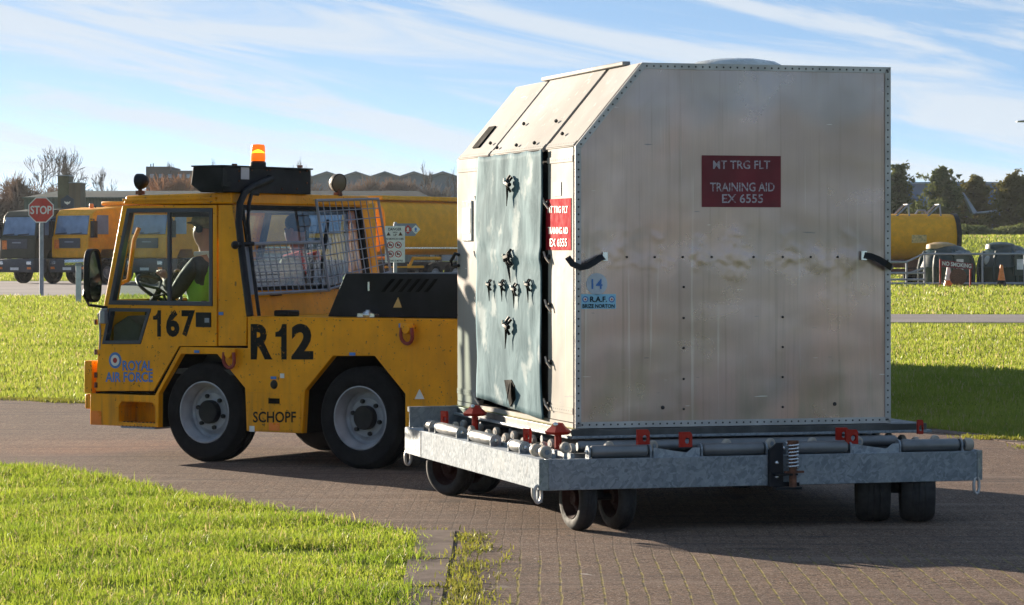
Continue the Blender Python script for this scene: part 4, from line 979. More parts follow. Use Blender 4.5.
# windscreen frame at the front
ax0, az0 = T(99.8, 328); ax1, az1 = T(122.6, 205.8)
fx = lambda z: ax0+(ax1-ax0)*(z-az0)/(az1-az0)
fr0 = lambda u, v: (fx(v)-.004, u, v); fr1 = lambda u, v: (fx(v)-.05, u, v)
zc = az0+.22
mb = MB(); mb.prism([[(-HW+.046, az0), (HW-.046, az0), (HW-.046, az1), (-HW+.046, az1)], [(-HW+.10, zc), (HW-.10, zc), (HW-.10, az1-.06), (-HW+.10, az1-.06)]], fr0, fr1); mb.build('windscreen_frame', Y, tr_)
mb = MB(); mb.sheet([(-HW+.10, zc), (HW-.10, zc), (HW-.10, az1-.06), (-HW+.10, az1-.06)], lambda u, v: (fx(v)-.03, u, v)); mb.build('windscreen', M['glass'], tr_)
mb = MB(); x_ = T(96, 391)[0]; mb.bx(x_-.045, x_-.002, -HW+.046, HW-.046, zdoor, az0-.001); mb.build('front_cowl', Y, tr_)
# rear wall of the cab, leaning, with its window
bx0, bz0 = T(247, 316); bx1, bz1 = T(232, 204)
rx = lambda z: bx0+(bx1-bx0)*(z-bz0)/(bz1-bz0)
rw0 = lambda u, v: (rx(v)-.002, u, v); rw1 = lambda u, v: (rx(v)+.04, u, v)
def RW(px, py):
    x_ = bx1
    for _ in range(6): q = TF.hit(px, py, 0, x_); x_ = rx(q.z)-.002
    return (q.y, q.z)
zt2 = RW(300, 206)[1]; zb2 = RW(300, 289.5)[1]; yr = RW(366, 240)[0]; yl = HW-.055
outer = [(-HW+.091, bz0-.02), (HW-.091, bz0-.02), (HW-.091, bz1), (-HW+.091, bz1)]
hole = [(yr+.02, zb2), (yl-.045, zb2), (yl-.045, zt2), (yr+.02, zt2)]
mb = MB(); mb.prism([outer, hole], rw0, rw1); mb.build('rear_wall', Y, tr_)
mb = MB(); i_ = .03; inner = [(yr+.02+i_, zb2+i_), (yl-.045-i_, zb2+i_), (yl-.045-i_, zt2-i_), (yr+.02+i_, zt2-i_)]
mb.prism([hole, inner], lambda u, v: (rx(v)-.012, u, v), rw1); mb.build('rear_window_frame', M['decal_black'], tr_)
mb = MB(); mb.sheet(inner, lambda u, v: (rx(v)+.015, u, v)); mb.build('rear_window_pane', M['glass_rear'], tr_)
# cab inside: floor, dash, wheel, seats, grab rail, headliner
mb = MB(); mb.bx(T(240, 0)[0]+.05, T(99, 0)[0]-.06, -HW+.06, HW-.06, .66, .70); mb.build('cab_floor', M['interior'], tr_)
mb = MB(); xd = fx(1.0); mb.prism([(xd-.06, .70), (xd-.32, .70), (xd-.34, 1.02), (xd-.22, 1.10), (xd-.07, 1.02)], side(HW-.07), side(-HW+.07)); mb.build('dashboard', M['interior'], tr_, bevel=.02)
mb = MB(); mb.bx(T(205, 0)[0], T(135, 0)[0], -.7, .75, 1.90, 1.93); mb.build('headliner', M['interior'], tr_)
mb = MB(); mb.bx(T(176, 0)[0], T(146, 0)[0], .15, .6, 1.855, 1.90); mb.build('sun_visor', M['black'], tr_)
mb = MB(); P = [T(x, y, .72) for (x, y) in ((139, 228), (134, 240), (131, 262), (128.5, 280), (119, 284), (113.5, 284))]; mb.tube([(p[0], .72, p[1]) for p in P], .018, 8); mb.build('grab_rail', M['yellow_far'], tr_)
swc = Vector((T(159, 285, .42)[0], .42, T(159, 285, .42)[1]-.03)); swa = Vector((-.55, 0, .83)).normalized(); u_ = swa.orthogonal().normalized(); w_ = swa.cross(u_)
mb = MB(); mb.tube([swc+(u_*math.cos(a)+w_*math.sin(a))*.19 for a in np.linspace(0, 2*math.pi, 25)[:-1]], .014, 8, closed=True)
for a in (0.5, 2.6, 4.7): mb.tube([swc, swc+(u_*math.cos(a)+w_*math.sin(a))*.19], .011, 6)
mb.tube([swc, swc-swa*.45], .03, 8); mb.build('steering_wheel', M['black'], tr_)
mb = MB(); q = T(157.5, 297, .6); mb.tube([(q[0]-.2, .60, .95), (q[0]-.06, .60, q[1]+.02), (q[0]+.02, .60, q[1])], .012, 6); mb.ball((q[0]+.02, .6, q[1]), .028, 10, 8); mb.build('control_lever', M['black'], tr_)
seat_x = T(213, 0)[0]+.02
for yc in (.42, -.42):
    mb = MB(); mb.bx(seat_x-.06, seat_x+.42, yc-.22, yc+.22, .92, 1.02); mb.bx(seat_x, seat_x+.36, yc-.15, yc+.15, .70, .92); o = mb.build('seat', M['seat'], tr_, bevel=.03)
    k = MB(); k.box((seat_x-.09, yc, 1.26), (.09, .42, .52), Matrix.Rotation(-.10, 3, 'Y')); k.build('seat_back', M['seat'], o, bevel=.035)
# mesh guards over the rear window
gx = lambda z, o_: rx(z)-o_
def guard(corners, off, nh, nv, nm='window_guard'):
    P = [RW(*c_) for c_ in corners]       # tl tr br bl in picture order
    pt = lambda p, o_=off: Vector((gx(p[1], o_), p[0], p[1]))
    mb = MB(); C_ = [pt(p) for p in P]
    mb.tube(C_, .014, 6, closed=True); o = mb.build(nm, M['cage'], tr_); k = MB()
    for i in range(1, nh+1): q = i/(nh+1); k.tube([C_[0].lerp(C_[1], q), C_[3].lerp(C_[2], q)], .0042, 5)
    for i in range(1, nv+1): q = i/(nv+1); k.tube([C_[0].lerp(C_[3], q), C_[1].lerp(C_[2], q)], .0042, 5)
    k.build('mesh_wire', M['cage'], o)
    return o
g1_ = guard([(241, 244), (315, 242), (322, 290), (249, 294)], .07, 11, 6)
guard([(307, 200.5), (369, 199), (381.5, 272), (320, 289)], .09, 9, 7)
k = MB(); P = [RW(*c_) for c_ in ((237, 244), (243.5, 244), (250.5, 294), (243.5, 294.5))]; k.prism([(p[0], p[1]) for p in P], lambda u, v: (gx(v, .075), u, v), lambda u, v: (gx(v, .065), u, v)); k.build('guard_plate', M['cage'], g1_)
mb = MB(); P = [RW(*c_) for c_ in ((325, 220), (323, 238), (319, 262), (318, 292))]; mb.tube([(gx(p[1], .03), p[0], p[1]) for p in P], [.012, .02, .012, .008], 6); mb.build('rear_wiper', M['black'], tr_)
mb = MB(); P = [RW(*c_) for c_ in ((274, 297), (277, 292))]; mb.box((gx(P[0][1], .02), P[0][0], P[0][1]+.02), (.04, .10, .02)); mb.build('washer_nozzle', M['black'], tr_)
# black pipe up the corner of the cab into the roof box
BX = T(262, 180)[0]
rb_x = RW(250, 195)
def RP(px, py, x_): q = TF.hit(px, py, 0, x_); return Vector((x_, q.y, q.z))
pts = [RP(250, 316, -.56), RP(247.5, 297, -.53), RP(244, 270, -.46), RP(241, 245, -.42), RP(238.7, 222, -.38), RP(240, 203, -.36), RP(245, 192, -.36), RP(254, 186, -.36), RP(263, 182.5, -.355), RP(271.5, 178.5, -.34)]
mb = MB(); mb.tube(pts, .027, 10); mb.cyl(pts[-1]-Vector((0, -.03, 0)), pts[-1]+Vector((.03, -.03, .0)), .03, 10); pipe = mb.build('hose', M['black'], tr_)
mb = MB(); mb.tube([p+Vector((-.02, -.085, 0)) for p in pts[:6]]+[pts[6]+Vector((-.01, -.07, -.01)), pts[7]+Vector((0, -.05, -.06))], .014, 8); mb.build('cable', M['black'], pipe)
mb = MB(); mb.tube([pts[3]+Vector((0, .06, 0)), pts[3]+Vector((-.02, -.12, .01))], .018, 8); mb.ball(pts[3]+Vector((0, .07, 0)), .032, 8, 6); mb.build('clamp', M['black'], pipe)
# roof box, beacon, lamps
xw = -.345+.02
a = RP(223, 166.5, xw); b = RP(311, 168.3, xw); zt_, zb_ = a.z, RP(230, 192.2, xw).z
mb = MB(); mb.prism([(xw, zb_), (xw, zt_), (xw+.285, zt_), (xw+.305, zb_+.06), (xw+.21, zb_)], lambda u, v: (u, a.y, v), lambda u, v: (u, b.y, v)); rbx = mb.build('roof_box', M['black_metal'], tr_, bevel=.006)
mb = MB(); mb.bx(xw-.012, xw+.29, b.y-.012, a.y+.012, zt_+.001, zt_+.012); mb.build('lid', M['black_metal'], rbx)
mb = MB(); q = RP(244.7, 173, xw); mb.box((xw-.003, q.y, q.z), (.004, .10, .095)); mb.build('blank_label', m_simple('pale label', (.5, .5, .54), .5), rbx)
mb = MB()
for (px, py) in ((234.5, 165), (300, 166.5)): q = RP(px, py, xw+.05); mb.box(q, (.03, .03, .02))
for (px, py) in ((239, 171), (239, 181), (252, 170), (267, 170), (270, 170), (307, 171), (307, 183), (282, 189), (297, 189), (230, 183), (300, 172)): q = RP(px, py, xw-.001); mb.ball(q, .009, 6, 5)
mb.build('fixing', M['rust'], rbx)
mb = MB(); q0, q1 = RP(223.5, 168, xw-.008), RP(226, 184, xw-.008); mb.box((xw-.006, (q0.y+q1.y)/2, (q0.z+q1.z)/2), (.01, .05, q0.z-q1.z)); mb.box((xw-.01, q1.y, q1.z), (.02, .10, .03)); mb.build('catch', M['black'], rbx)
bc = RP(258, 164.5, xw+.12); bt = RP(258, 144, xw+.12).z
mb = MB(); r_ = .057; mb.lathe([(r_*.96, bc.z+.025), (r_, bc.z+.05), (r_*.94, bt-.02), (r_*.8, bt-.005), (.0001, bt)], (bc.x, bc.y, 0), (0, 0, 1), 28); be = mb.build('beacon', M['beacon'], tr_)
mb = MB(); mb.lathe([(.0001, bc.z-.02), (.062, bc.z-.02), (.062, bc.z+.012), (.05, bc.z+.026), (.0001, bc.z+.026)], (bc.x, bc.y, 0), (0, 0, 1), 24); mb.build('beacon_base', M['black'], be)
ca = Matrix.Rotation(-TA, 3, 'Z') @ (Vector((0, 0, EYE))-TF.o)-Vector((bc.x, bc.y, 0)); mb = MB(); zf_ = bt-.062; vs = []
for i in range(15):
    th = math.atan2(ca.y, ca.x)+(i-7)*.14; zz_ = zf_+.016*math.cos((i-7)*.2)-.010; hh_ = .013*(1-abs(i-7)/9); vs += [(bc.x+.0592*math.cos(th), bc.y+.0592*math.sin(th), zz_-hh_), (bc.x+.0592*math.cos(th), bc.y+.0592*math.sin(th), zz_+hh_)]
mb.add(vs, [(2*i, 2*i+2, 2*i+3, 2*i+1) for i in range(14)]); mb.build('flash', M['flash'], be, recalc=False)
def worklamp(px, py, x_, r_, facing, yv=None):
    q = TF.hit(px, py, 0, x_) if yv is None else None
    mb = MB(); c_ = Vector((x_, q.y, q.z)); ax = Vector(facing).normalized()
    mb.lathe([(.0001, -.07), (r_*.5, -.065), (r_*.9, -.03), (r_, 0), (r_*1.02, .015), (r_*.93, .018)], c_, ax, 24); o = mb.build('work_lamp', M['black'], tr_, smooth=50)
    k = MB(); k.lathe([(.0001, .024), (r_*.6, .02), (r_*.94, .014)], c_, ax, 24); k.build('lens', M['lamp_lens'], o, smooth=60)
    zr = 2.02; k = MB(); k.cyl((c_.x, c_.y, zr-.005), (c_.x, c_.y, c_.z-r_*.6), .016, 8); k.box((c_.x, c_.y, zr+.02), (.05, .05, .03)); k.build('bracket', M['rust'], o)
worklamp(140.2, 181.5, .62, .062, (1, .05, -.12)); worklamp(338, 183, -.26, .075, (-.9, .22, -.12))
# mirror on the front corner
mc = T(93.5, 275.5, HW+.22); mb = MB()
pr2 = [(.085*math.copysign(abs(math.cos(q))**.6, math.cos(q)), .205*math.copysign(abs(math.sin(q))**.6, math.sin(q))) for q in [2*math.pi*i/28 for i in range(28)]]
mf = Matrix.Rotation(math.radians(8), 3, 'Z')
mp3 = lambda off: (lambda u, v: Vector((mc[0], HW+.20, mc[1]))+mf @ Vector((off, u*1.15, v)))
mb.prism(pr2, mp3(.0), mp3(.045)); mir = mb.build('mirror', M['black'], tr_, bevel=.012)
mb = MB(); mb.prism([(u*.86, v*.92) for u, v in pr2], mp3(-.004), mp3(.0005)); mb.build('mirror_glass', m_simple('dark mirror glass', (.16, .16, .17), .05, 1.0, var=.05), mir)
q0 = T(109, 305); q1 = T(88, 300, HW+.25); mb = MB(); mb.tube([(q0[0]+.02, HW, q0[1]-.02), (q0[0]+.10, HW+.12, q0[1]+.0), (mc[0]+.02, HW+.27, q1[1]-.01), (mc[0]+.03, HW+.30, q1[1]+.04), (mc[0]+.04, HW+.27, mc[1]-.1)], .011, 7); mb.build('mirror_arm', M['black'], mir)
q = T(106, 317); mb = MB(); mb.bx(q[0]-.025, q[0]+.025, HW+.004, HW+.05, q[1]-.05, q[1]+.05); mb.bx(q[0]-.03, q[0]+.03, HW+.004, HW+.03, q[1]+.05, q[1]+.07); mb.build('side_lamp', M['grey_post'], tr_, bevel=.006)
mb = MB(); mb.tube([(q[0]+.02, HW+.01, q[1]+.06), (q[0]+.06, HW+.02, q[1]+.02), (q[0]+.05, HW+.01, q[1]-.1), (q[0]+.06, HW+.0, q[1]-.25)], .008, 6); mb.build('cable', M['grey_post'], tr_)
# engine hood behind the cab
yh = .74
P = [T(327.5, 317.6, yh), T(345, 273.3, yh), (R_X+.02, T(400, 273.3, yh)[1]), (R_X-.0, DECK+.003)]
P[0] = (P[0][0], DECK+.003)
mb = MB(); mb.prism(P, side(yh), side(-yh)); hood = mb.build('engine_hood', M['black_metal'], tr_, bevel=.008)
mb = MB()
for i in range(6):
    x0 = 381+i*8.6; P2 = [T(x0, 292, yh), T(x0+3.4, 292, yh), T(x0+14, 279, yh), T(x0+10.6, 279, yh)]; mb.prism(P2, side(yh+.004), side(yh+.0008))
mb.build('louvre', M['dark'], hood)
mb = MB(); mb.prism([T(393.5, 307.5, yh), T(402, 307.5, yh), T(398.5, 297.3, yh)], side(yh+.006), side(yh+.001)); mb.build('warning_triangle', m_simple('faded yellow warning label', (.55, .36, .12), .5), hood)
mb = MB(); q = T(369.5, 286, yh); mb.bx(q[0]-.008, q[0]+.008, yh+.001, yh+.012, q[1]-.035, q[1]+.03); q = T(371, 312, yh); mb.ball((q[0], yh+.04, q[1]-.02), .04, 8, 6); mb.bx(q[0]-.07, q[0]+.08, yh+.001, yh+.06, DECK+.004, DECK+.03); mb.build('hood_catch', M['chrome'], hood)
mb = MB(); q = T(287.5, 314, .72); mb.bx(q[0]-.07, q[0]+.07, .66, .80, DECK, DECK+.045); mb.build('deck_cap', M['black'], tr_, bevel=.01)
mb = MB(); mb.bx(R_X+.02, R_X+.05, HW+.001, HW+.02, T(455, 342)[1], T(455, 327)[1]); mb.build('number_plate', M['white'], tr_)
mb = MB(); mb.bx(R_X-.07, R_X-.001, -.3, .3, .34, .62); mb.cyl((R_X-.09, 0, .42), (R_X-.09, 0, .6), .03, 10); mb.build('tow_hitch', M['black'], tr_)
for s_ in (1, -1):
    mb = MB(); mb.bx(R_X-.02, R_X-.001, s_*.62, s_*.8, .82, .92); mb.build('tail_lamp', M['decal_red'], tr_)
# lettering on the side
def one(x0, y0, x1, y1, off):
    f = TF.patch(1, HW, x0, y0, x1, y1, off-HW); mb = MB(); P = [(.52, 0), (1, 0), (1, 1), (.60, 1), (.50, .88), (.30, .80), (0, .77), (0, .64), (.52, .64)]
    mb.sheet(P, f); return mb
def letter_side(nm, items, mat, off=HW+.0062, bold=.02):
    for body_, x0, y0, x1, y1 in items: mb = MB(); text_into(mb, body_, TF.patch(1, HW, x0, y0, x1, y1, off-HW), bold); mb.build(nm, mat, tr_)
letter_side('lettering', [('6', 166.5, 309.6, 180, 337), ('7', 182, 310.2, 195.5, 336.6)], M['stencil'], HW+.0062, .045)
one(153.5, 310.2, 161.5, 336.6, HW+.0062).build('lettering', M['stencil'], tr_)
letter_side('lettering', [('R', 250.8, 324, 272.5, 359.5), ('2', 291.5, 323.6, 313.5, 359.5)], M['stencil'], HW+.002, .045)
one(275.5, 324, 286.8, 359.5, HW+.002).build('lettering', M['stencil'], tr_)
letter_side('lettering', [('SCHOPF', 253.5, 411.5, 296.5, 422.5)], M['stencil'], HW+.0065, .02)
letter_side('lettering', [('ROYAL', 123, 360.5, 153, 370.8), ('AIR FORCE', 106, 372, 153.4, 382)], M['decal_blue'], HW+.0062, .025)
q = T(115.6, 360.3); mb = MB()
mb.mi = 0; mb.disc((q[0], HW+.0056, q[1]), (0, 1, 0), .062, 28); mb.mi = 1; mb.disc((q[0], HW+.0066, q[1]), (0, 1, 0), .043, 24); mb.mi = 2; mb.disc((q[0], HW+.0076, q[1]), (0, 1, 0), .021, 20)
mb.build('roundel', [M['decal_blue'], M['decal_white'], M['decal_red']], tr_)
# wheels
def wheel(x_, s_, r=.376, w=.235):
    c = Vector((x_, s_*(HW-.03-w/2), r)); ax = Vector((0, s_, 0)); h = w/2; mb = MB()
    mb.lathe([(r*.60, h*.82), (r*.66, h*.96), (r*.78, h), (r*.90, h*.96), (r*.955, h*.82), (r, h*.62), (r, h*.5), (r*.975, h*.48), (r*.975, h*.40), (r, h*.38), (r, h*.08), (r*.975, h*.06), (r*.975, -h*.06), (r, -h*.08), (r, -h*.38), (r*.975, -h*.40), (r*.975, -h*.48), (r, -h*.5), (r, -h*.62), (r*.955, -h*.82), (r*.90, -h*.96), (r*.78, -h), (r*.60, -h*.82)], c, ax, 56)
    o = mb.build('wheel', M['rubber'], tr_, smooth=28)
    k = MB(); k.lathe([(r*.60, h*.80), (r*.625, h*.92), (r*.60, h*.94), (r*.575, h*.80), (r*.55, h*.55), (r*.52, h*.42), (r*.515, h*.05), (r*.47, h*-.05), (r*.42, h*.0), (r*.38, h*.14), (.0001, h*.14), (.0001, -h*.3), (r*.6, -h*.5)], c, ax, 48)
    k.build('rim', M['rim'], o, smooth=40)
    k = MB(); k.lathe([(r*.235, h*.145), (r*.235, h*.55), (r*.215, h*.62), (.0001, h*.62)], c, ax, 28); k.build('hub', M['black'], o)
    k = MB()
    for i in range(6):
        a_ = 2*math.pi*i/6+.25; p_ = c+Vector((math.cos(a_)*r*.325, s_*h*.16, math.sin(a_)*r*.325)); k.tube([p_, p_+ax*.022], .0165, 6)
    k.build('wheel_nut', M['black'], o)
for x_ in (0.0, -1.433):
    for s_ in (1, -1): wheel(x_, s_)
mb = MB()
for x_ in (0, -1.433): mb.cyl((x_, -HW+.2, .376), (x_, HW-.2, .376), .07, 10)
mb.build('axle', M['dark'], tr_)

# ------------------------------------------------------------------ people in the cab
def skin(name, joints, edges, mat, parent, levels=2):
    me = bpy.data.meshes.new(name); keys = list(joints); me.from_pydata([joints[k][0] for k in keys], [(keys.index(a), keys.index(b)) for a, b in edges], [])
    o = bpy.data.objects.new(name, me); COL.objects.link(o)
    sk = o.modifiers.new('skin', 'SKIN'); sk.use_smooth_shade = True
    lay = me.skin_vertices[0].data if me.skin_vertices else None
    if lay is None:
        bm = bmesh.new(); bm.from_mesh(me); bm.verts.layers.skin.verify(); bm.to_mesh(me); bm.free(); lay = me.skin_vertices[0].data
    for i, k in enumerate(keys):
        r = joints[k][1]; lay[i].radius = r if isinstance(r, tuple) else (r, r); lay[i].use_root = (i == 0)
    ss = o.modifiers.new('sub', 'SUBSURF'); ss.levels = levels; ss.render_levels = levels
    bpy.context.view_layer.update()
    m2 = bpy.data.meshes.new_from_object(o.evaluated_get(bpy.context.evaluated_depsgraph_get()))
    bpy.data.objects.remove(o); m2.materials.clear(); m2.materials.append(mat); m2.name = name
    o = bpy.data.objects.new(name, m2); COL.objects.link(o); o.parent = parent
    m2.polygons.foreach_set('use_smooth', [True]*len(m2.polygons)); return o
def person(label, x, y, hand_l, hand_r, top, jacket_mat, driver):
    """seated figure; +x is where it looks"""
    V = Vector; root = thing('person', label, 'person', tuple(Matrix.Rotation(TA, 3, 'Z') @ V((x, y, 1.02))+TF.o), TA)
    J = {}
    def j(k, p, r): J[k] = (V(p), r)
    hz = .06
    j('pelvis', (0, 0, .08), (.13, .11)); j('waist', (-.02, 0, .24), (.13, .10)); j('chest', (-.01, 0, .42), (.155, .115)); j('neckb', (.0, 0, .54), (.075, .07)); j('neck', (.025, 0, .60), .052)
    j('jaw', (.045, 0, .665), (.062, .066)); j('skull', (.035, 0, .76), (.076, .088)); j('crown', (.025, 0, .835), (.045, .055)); E = [('pelvis', 'waist'), ('waist', 'chest'), ('chest', 'neckb'), ('neckb', 'neck'), ('neck', 'jaw'), ('jaw', 'skull'), ('skull', 'crown')]
    j('nose', (.125, 0, .715), .014); E.append(('jaw', 'nose'))
    for s_, hand in ((1, hand_l), (-1, hand_r)):
        t_ = 'l' if s_ > 0 else 'r'; hand = V(hand); sh = V((-.01, s_*.17, .47)); mid = (sh+hand)/2; d = (hand-sh); L = d.length
        drop = math.sqrt(max(.003, .29**2-(min(L, .57)/2)**2)); el_ = mid+V((-.02, s_*.35, -.93)).normalized()*drop
        j('sh'+t_, sh, .062); j('el'+t_, el_, .045); j('wr'+t_, hand-(hand-el_).normalized()*.07, .028); j('pa'+t_, hand, (.036, .02))
        E += [('chest', 'sh'+t_), ('sh'+t_, 'el'+t_), ('el'+t_, 'wr'+t_), ('wr'+t_, 'pa'+t_)]
        fwd = (hand-el_).normalized(); across = fwd.cross(V((0, 0, 1))).normalized(); dn = fwd.cross(across).normalized()
        if dn.z > 0: dn = -dn
        for i in range(4):
            a = hand+across*(.027-.018*i)+fwd*.03; Lf = (.068, .078, .074, .058)[i]
            j('f%s%da' % (t_, i), a, .010); j('f%s%db' % (t_, i), a+fwd*Lf*.5+dn*.012, .0095); j('f%s%dc' % (t_, i), a+fwd*Lf*.55+dn*Lf*.55, .0085)
            E += [('pa'+t_, 'f%s%da' % (t_, i)), ('f%s%da' % (t_, i), 'f%s%db' % (t_, i)), ('f%s%db' % (t_, i), 'f%s%dc' % (t_, i))]
        a = hand-fwd*.01-across*s_*(.03)
        j('t%sa' % t_, a, .012); j('t%sb' % t_, a-across*s_*.02+fwd*.04, .0095); E += [('pa'+t_, 't%sa' % t_), ('t%sa' % t_, 't%sb' % t_)]
        j('hip'+t_, (.02, s_*.1, .07), .085); j('kn'+t_, (.44, s_*.13, .07), .06); j('an'+t_, (.50, s_*.13, -.28), .04); j('to'+t_, (.60, s_*.13, -.30), .032)
        E += [('pelvis', 'hip'+t_), ('hip'+t_, 'kn'+t_), ('kn'+t_, 'an'+t_), ('an'+t_, 'to'+t_)]
    body_ = skin('body', J, E, M['skin'], root)
    # clothes: thicker skins over torso, arms and legs
    sub = lambda ks, k, add: {q: (J[q][0], tuple(r*k+add for r in (J[q][1] if isinstance(J[q][1], tuple) else (J[q][1],)*2))) for q in ks}
    jk = sub(['waist', 'chest', 'neckb', 'pelvis', 'shl', 'ell', 'wrl', 'shr', 'elr', 'wrr'], 1.03, .014)
    skin('jacket', jk, [e for e in E if e[0] in jk and e[1] in jk], jacket_mat, root)
    tk = sub(['pelvis', 'hipl', 'knl', 'anl', 'hipr', 'knr', 'anr'], 1.03, .012)
    skin('trousers', tk, [e for e in E if e[0] in tk and e[1] in tk], M['jacket'] if driver else M['camo'], root)
    if driver:
        vk = sub(['waist', 'chest', 'neckb', 'pelvis', 'shl', 'shr'], 1.13, .024); skin('vest', vk, [('pelvis', 'waist'), ('waist', 'chest'), ('chest', 'neckb'), ('chest', 'shl'), ('chest', 'shr')], M['hivis'], root)
        b = MB(); b.ball((.02, 0, .805), (.122, .102, .07), 18, 10); b.ball((.13, .0, .79), (.06, .08, .012), 14, 8); b.build('beret', M['camo'], root, smooth=60)
        for s_ in (1, -1): b = MB(); b.tube([(.02, s_*.080, .74), (.02, s_*.10, .74)], [.032, .026], 12); b.build('ear_defender', M['black'], root)
        b = MB(); b.tube([(-.155, .03, .2), (-.165, .05, .36), (-.10, .12, .56), (.02, .14, .55)], .02, 6); b.build('reflective_band', M['white'], root)
    else:
        b = MB(); b.ball((.015, 0, .795), (.108, .098, .085), 18, 10); b.build('hair', M['hair'], root, smooth=60)
        for s_ in (1, -1): b = MB(); b.tube([(-.16, s_*.1, .22), (-.165, s_*.10, .38), (-.09, s_*.115, .56), (.06, s_*.12, .52)], .022, 6); b.build('strap', M['red_cloth'], root)
    for s_ in (1, -1):
        b = MB(); b.ball((.02, s_*.08, .725), (.022, .012, .032), 10, 8); b.build('ear', M['skin'], root)
        b = MB(); b.ball((.112, s_*.032, .745), (.012, .014, .010), 10, 8); b.build('eye', M['hair'], root)
    b = MB(); b.ball((.108, 0, .672), (.012, .026, .006), 10, 6); b.build('mouth', M['red_cloth'], root)
    return root
dxp = T(208, 0, .42)[0]
hl = Vector((T(160, 274, .5)[0]-dxp-.05, .10, T(160, 274, .5)[1]-1.02)); 
person('driver in a dark jacket and green hi-vis vest at the near side cab window', dxp, .42, hl, hl+Vector((.0, -.26, .0)), 0, M['jacket'], True)
person('dark haired passenger in pale camouflage seen through the rear cab window', seat_x+.10, -.36, (.34, .14, .2), (.34, -.14, .2), 0, M['camo'], False)
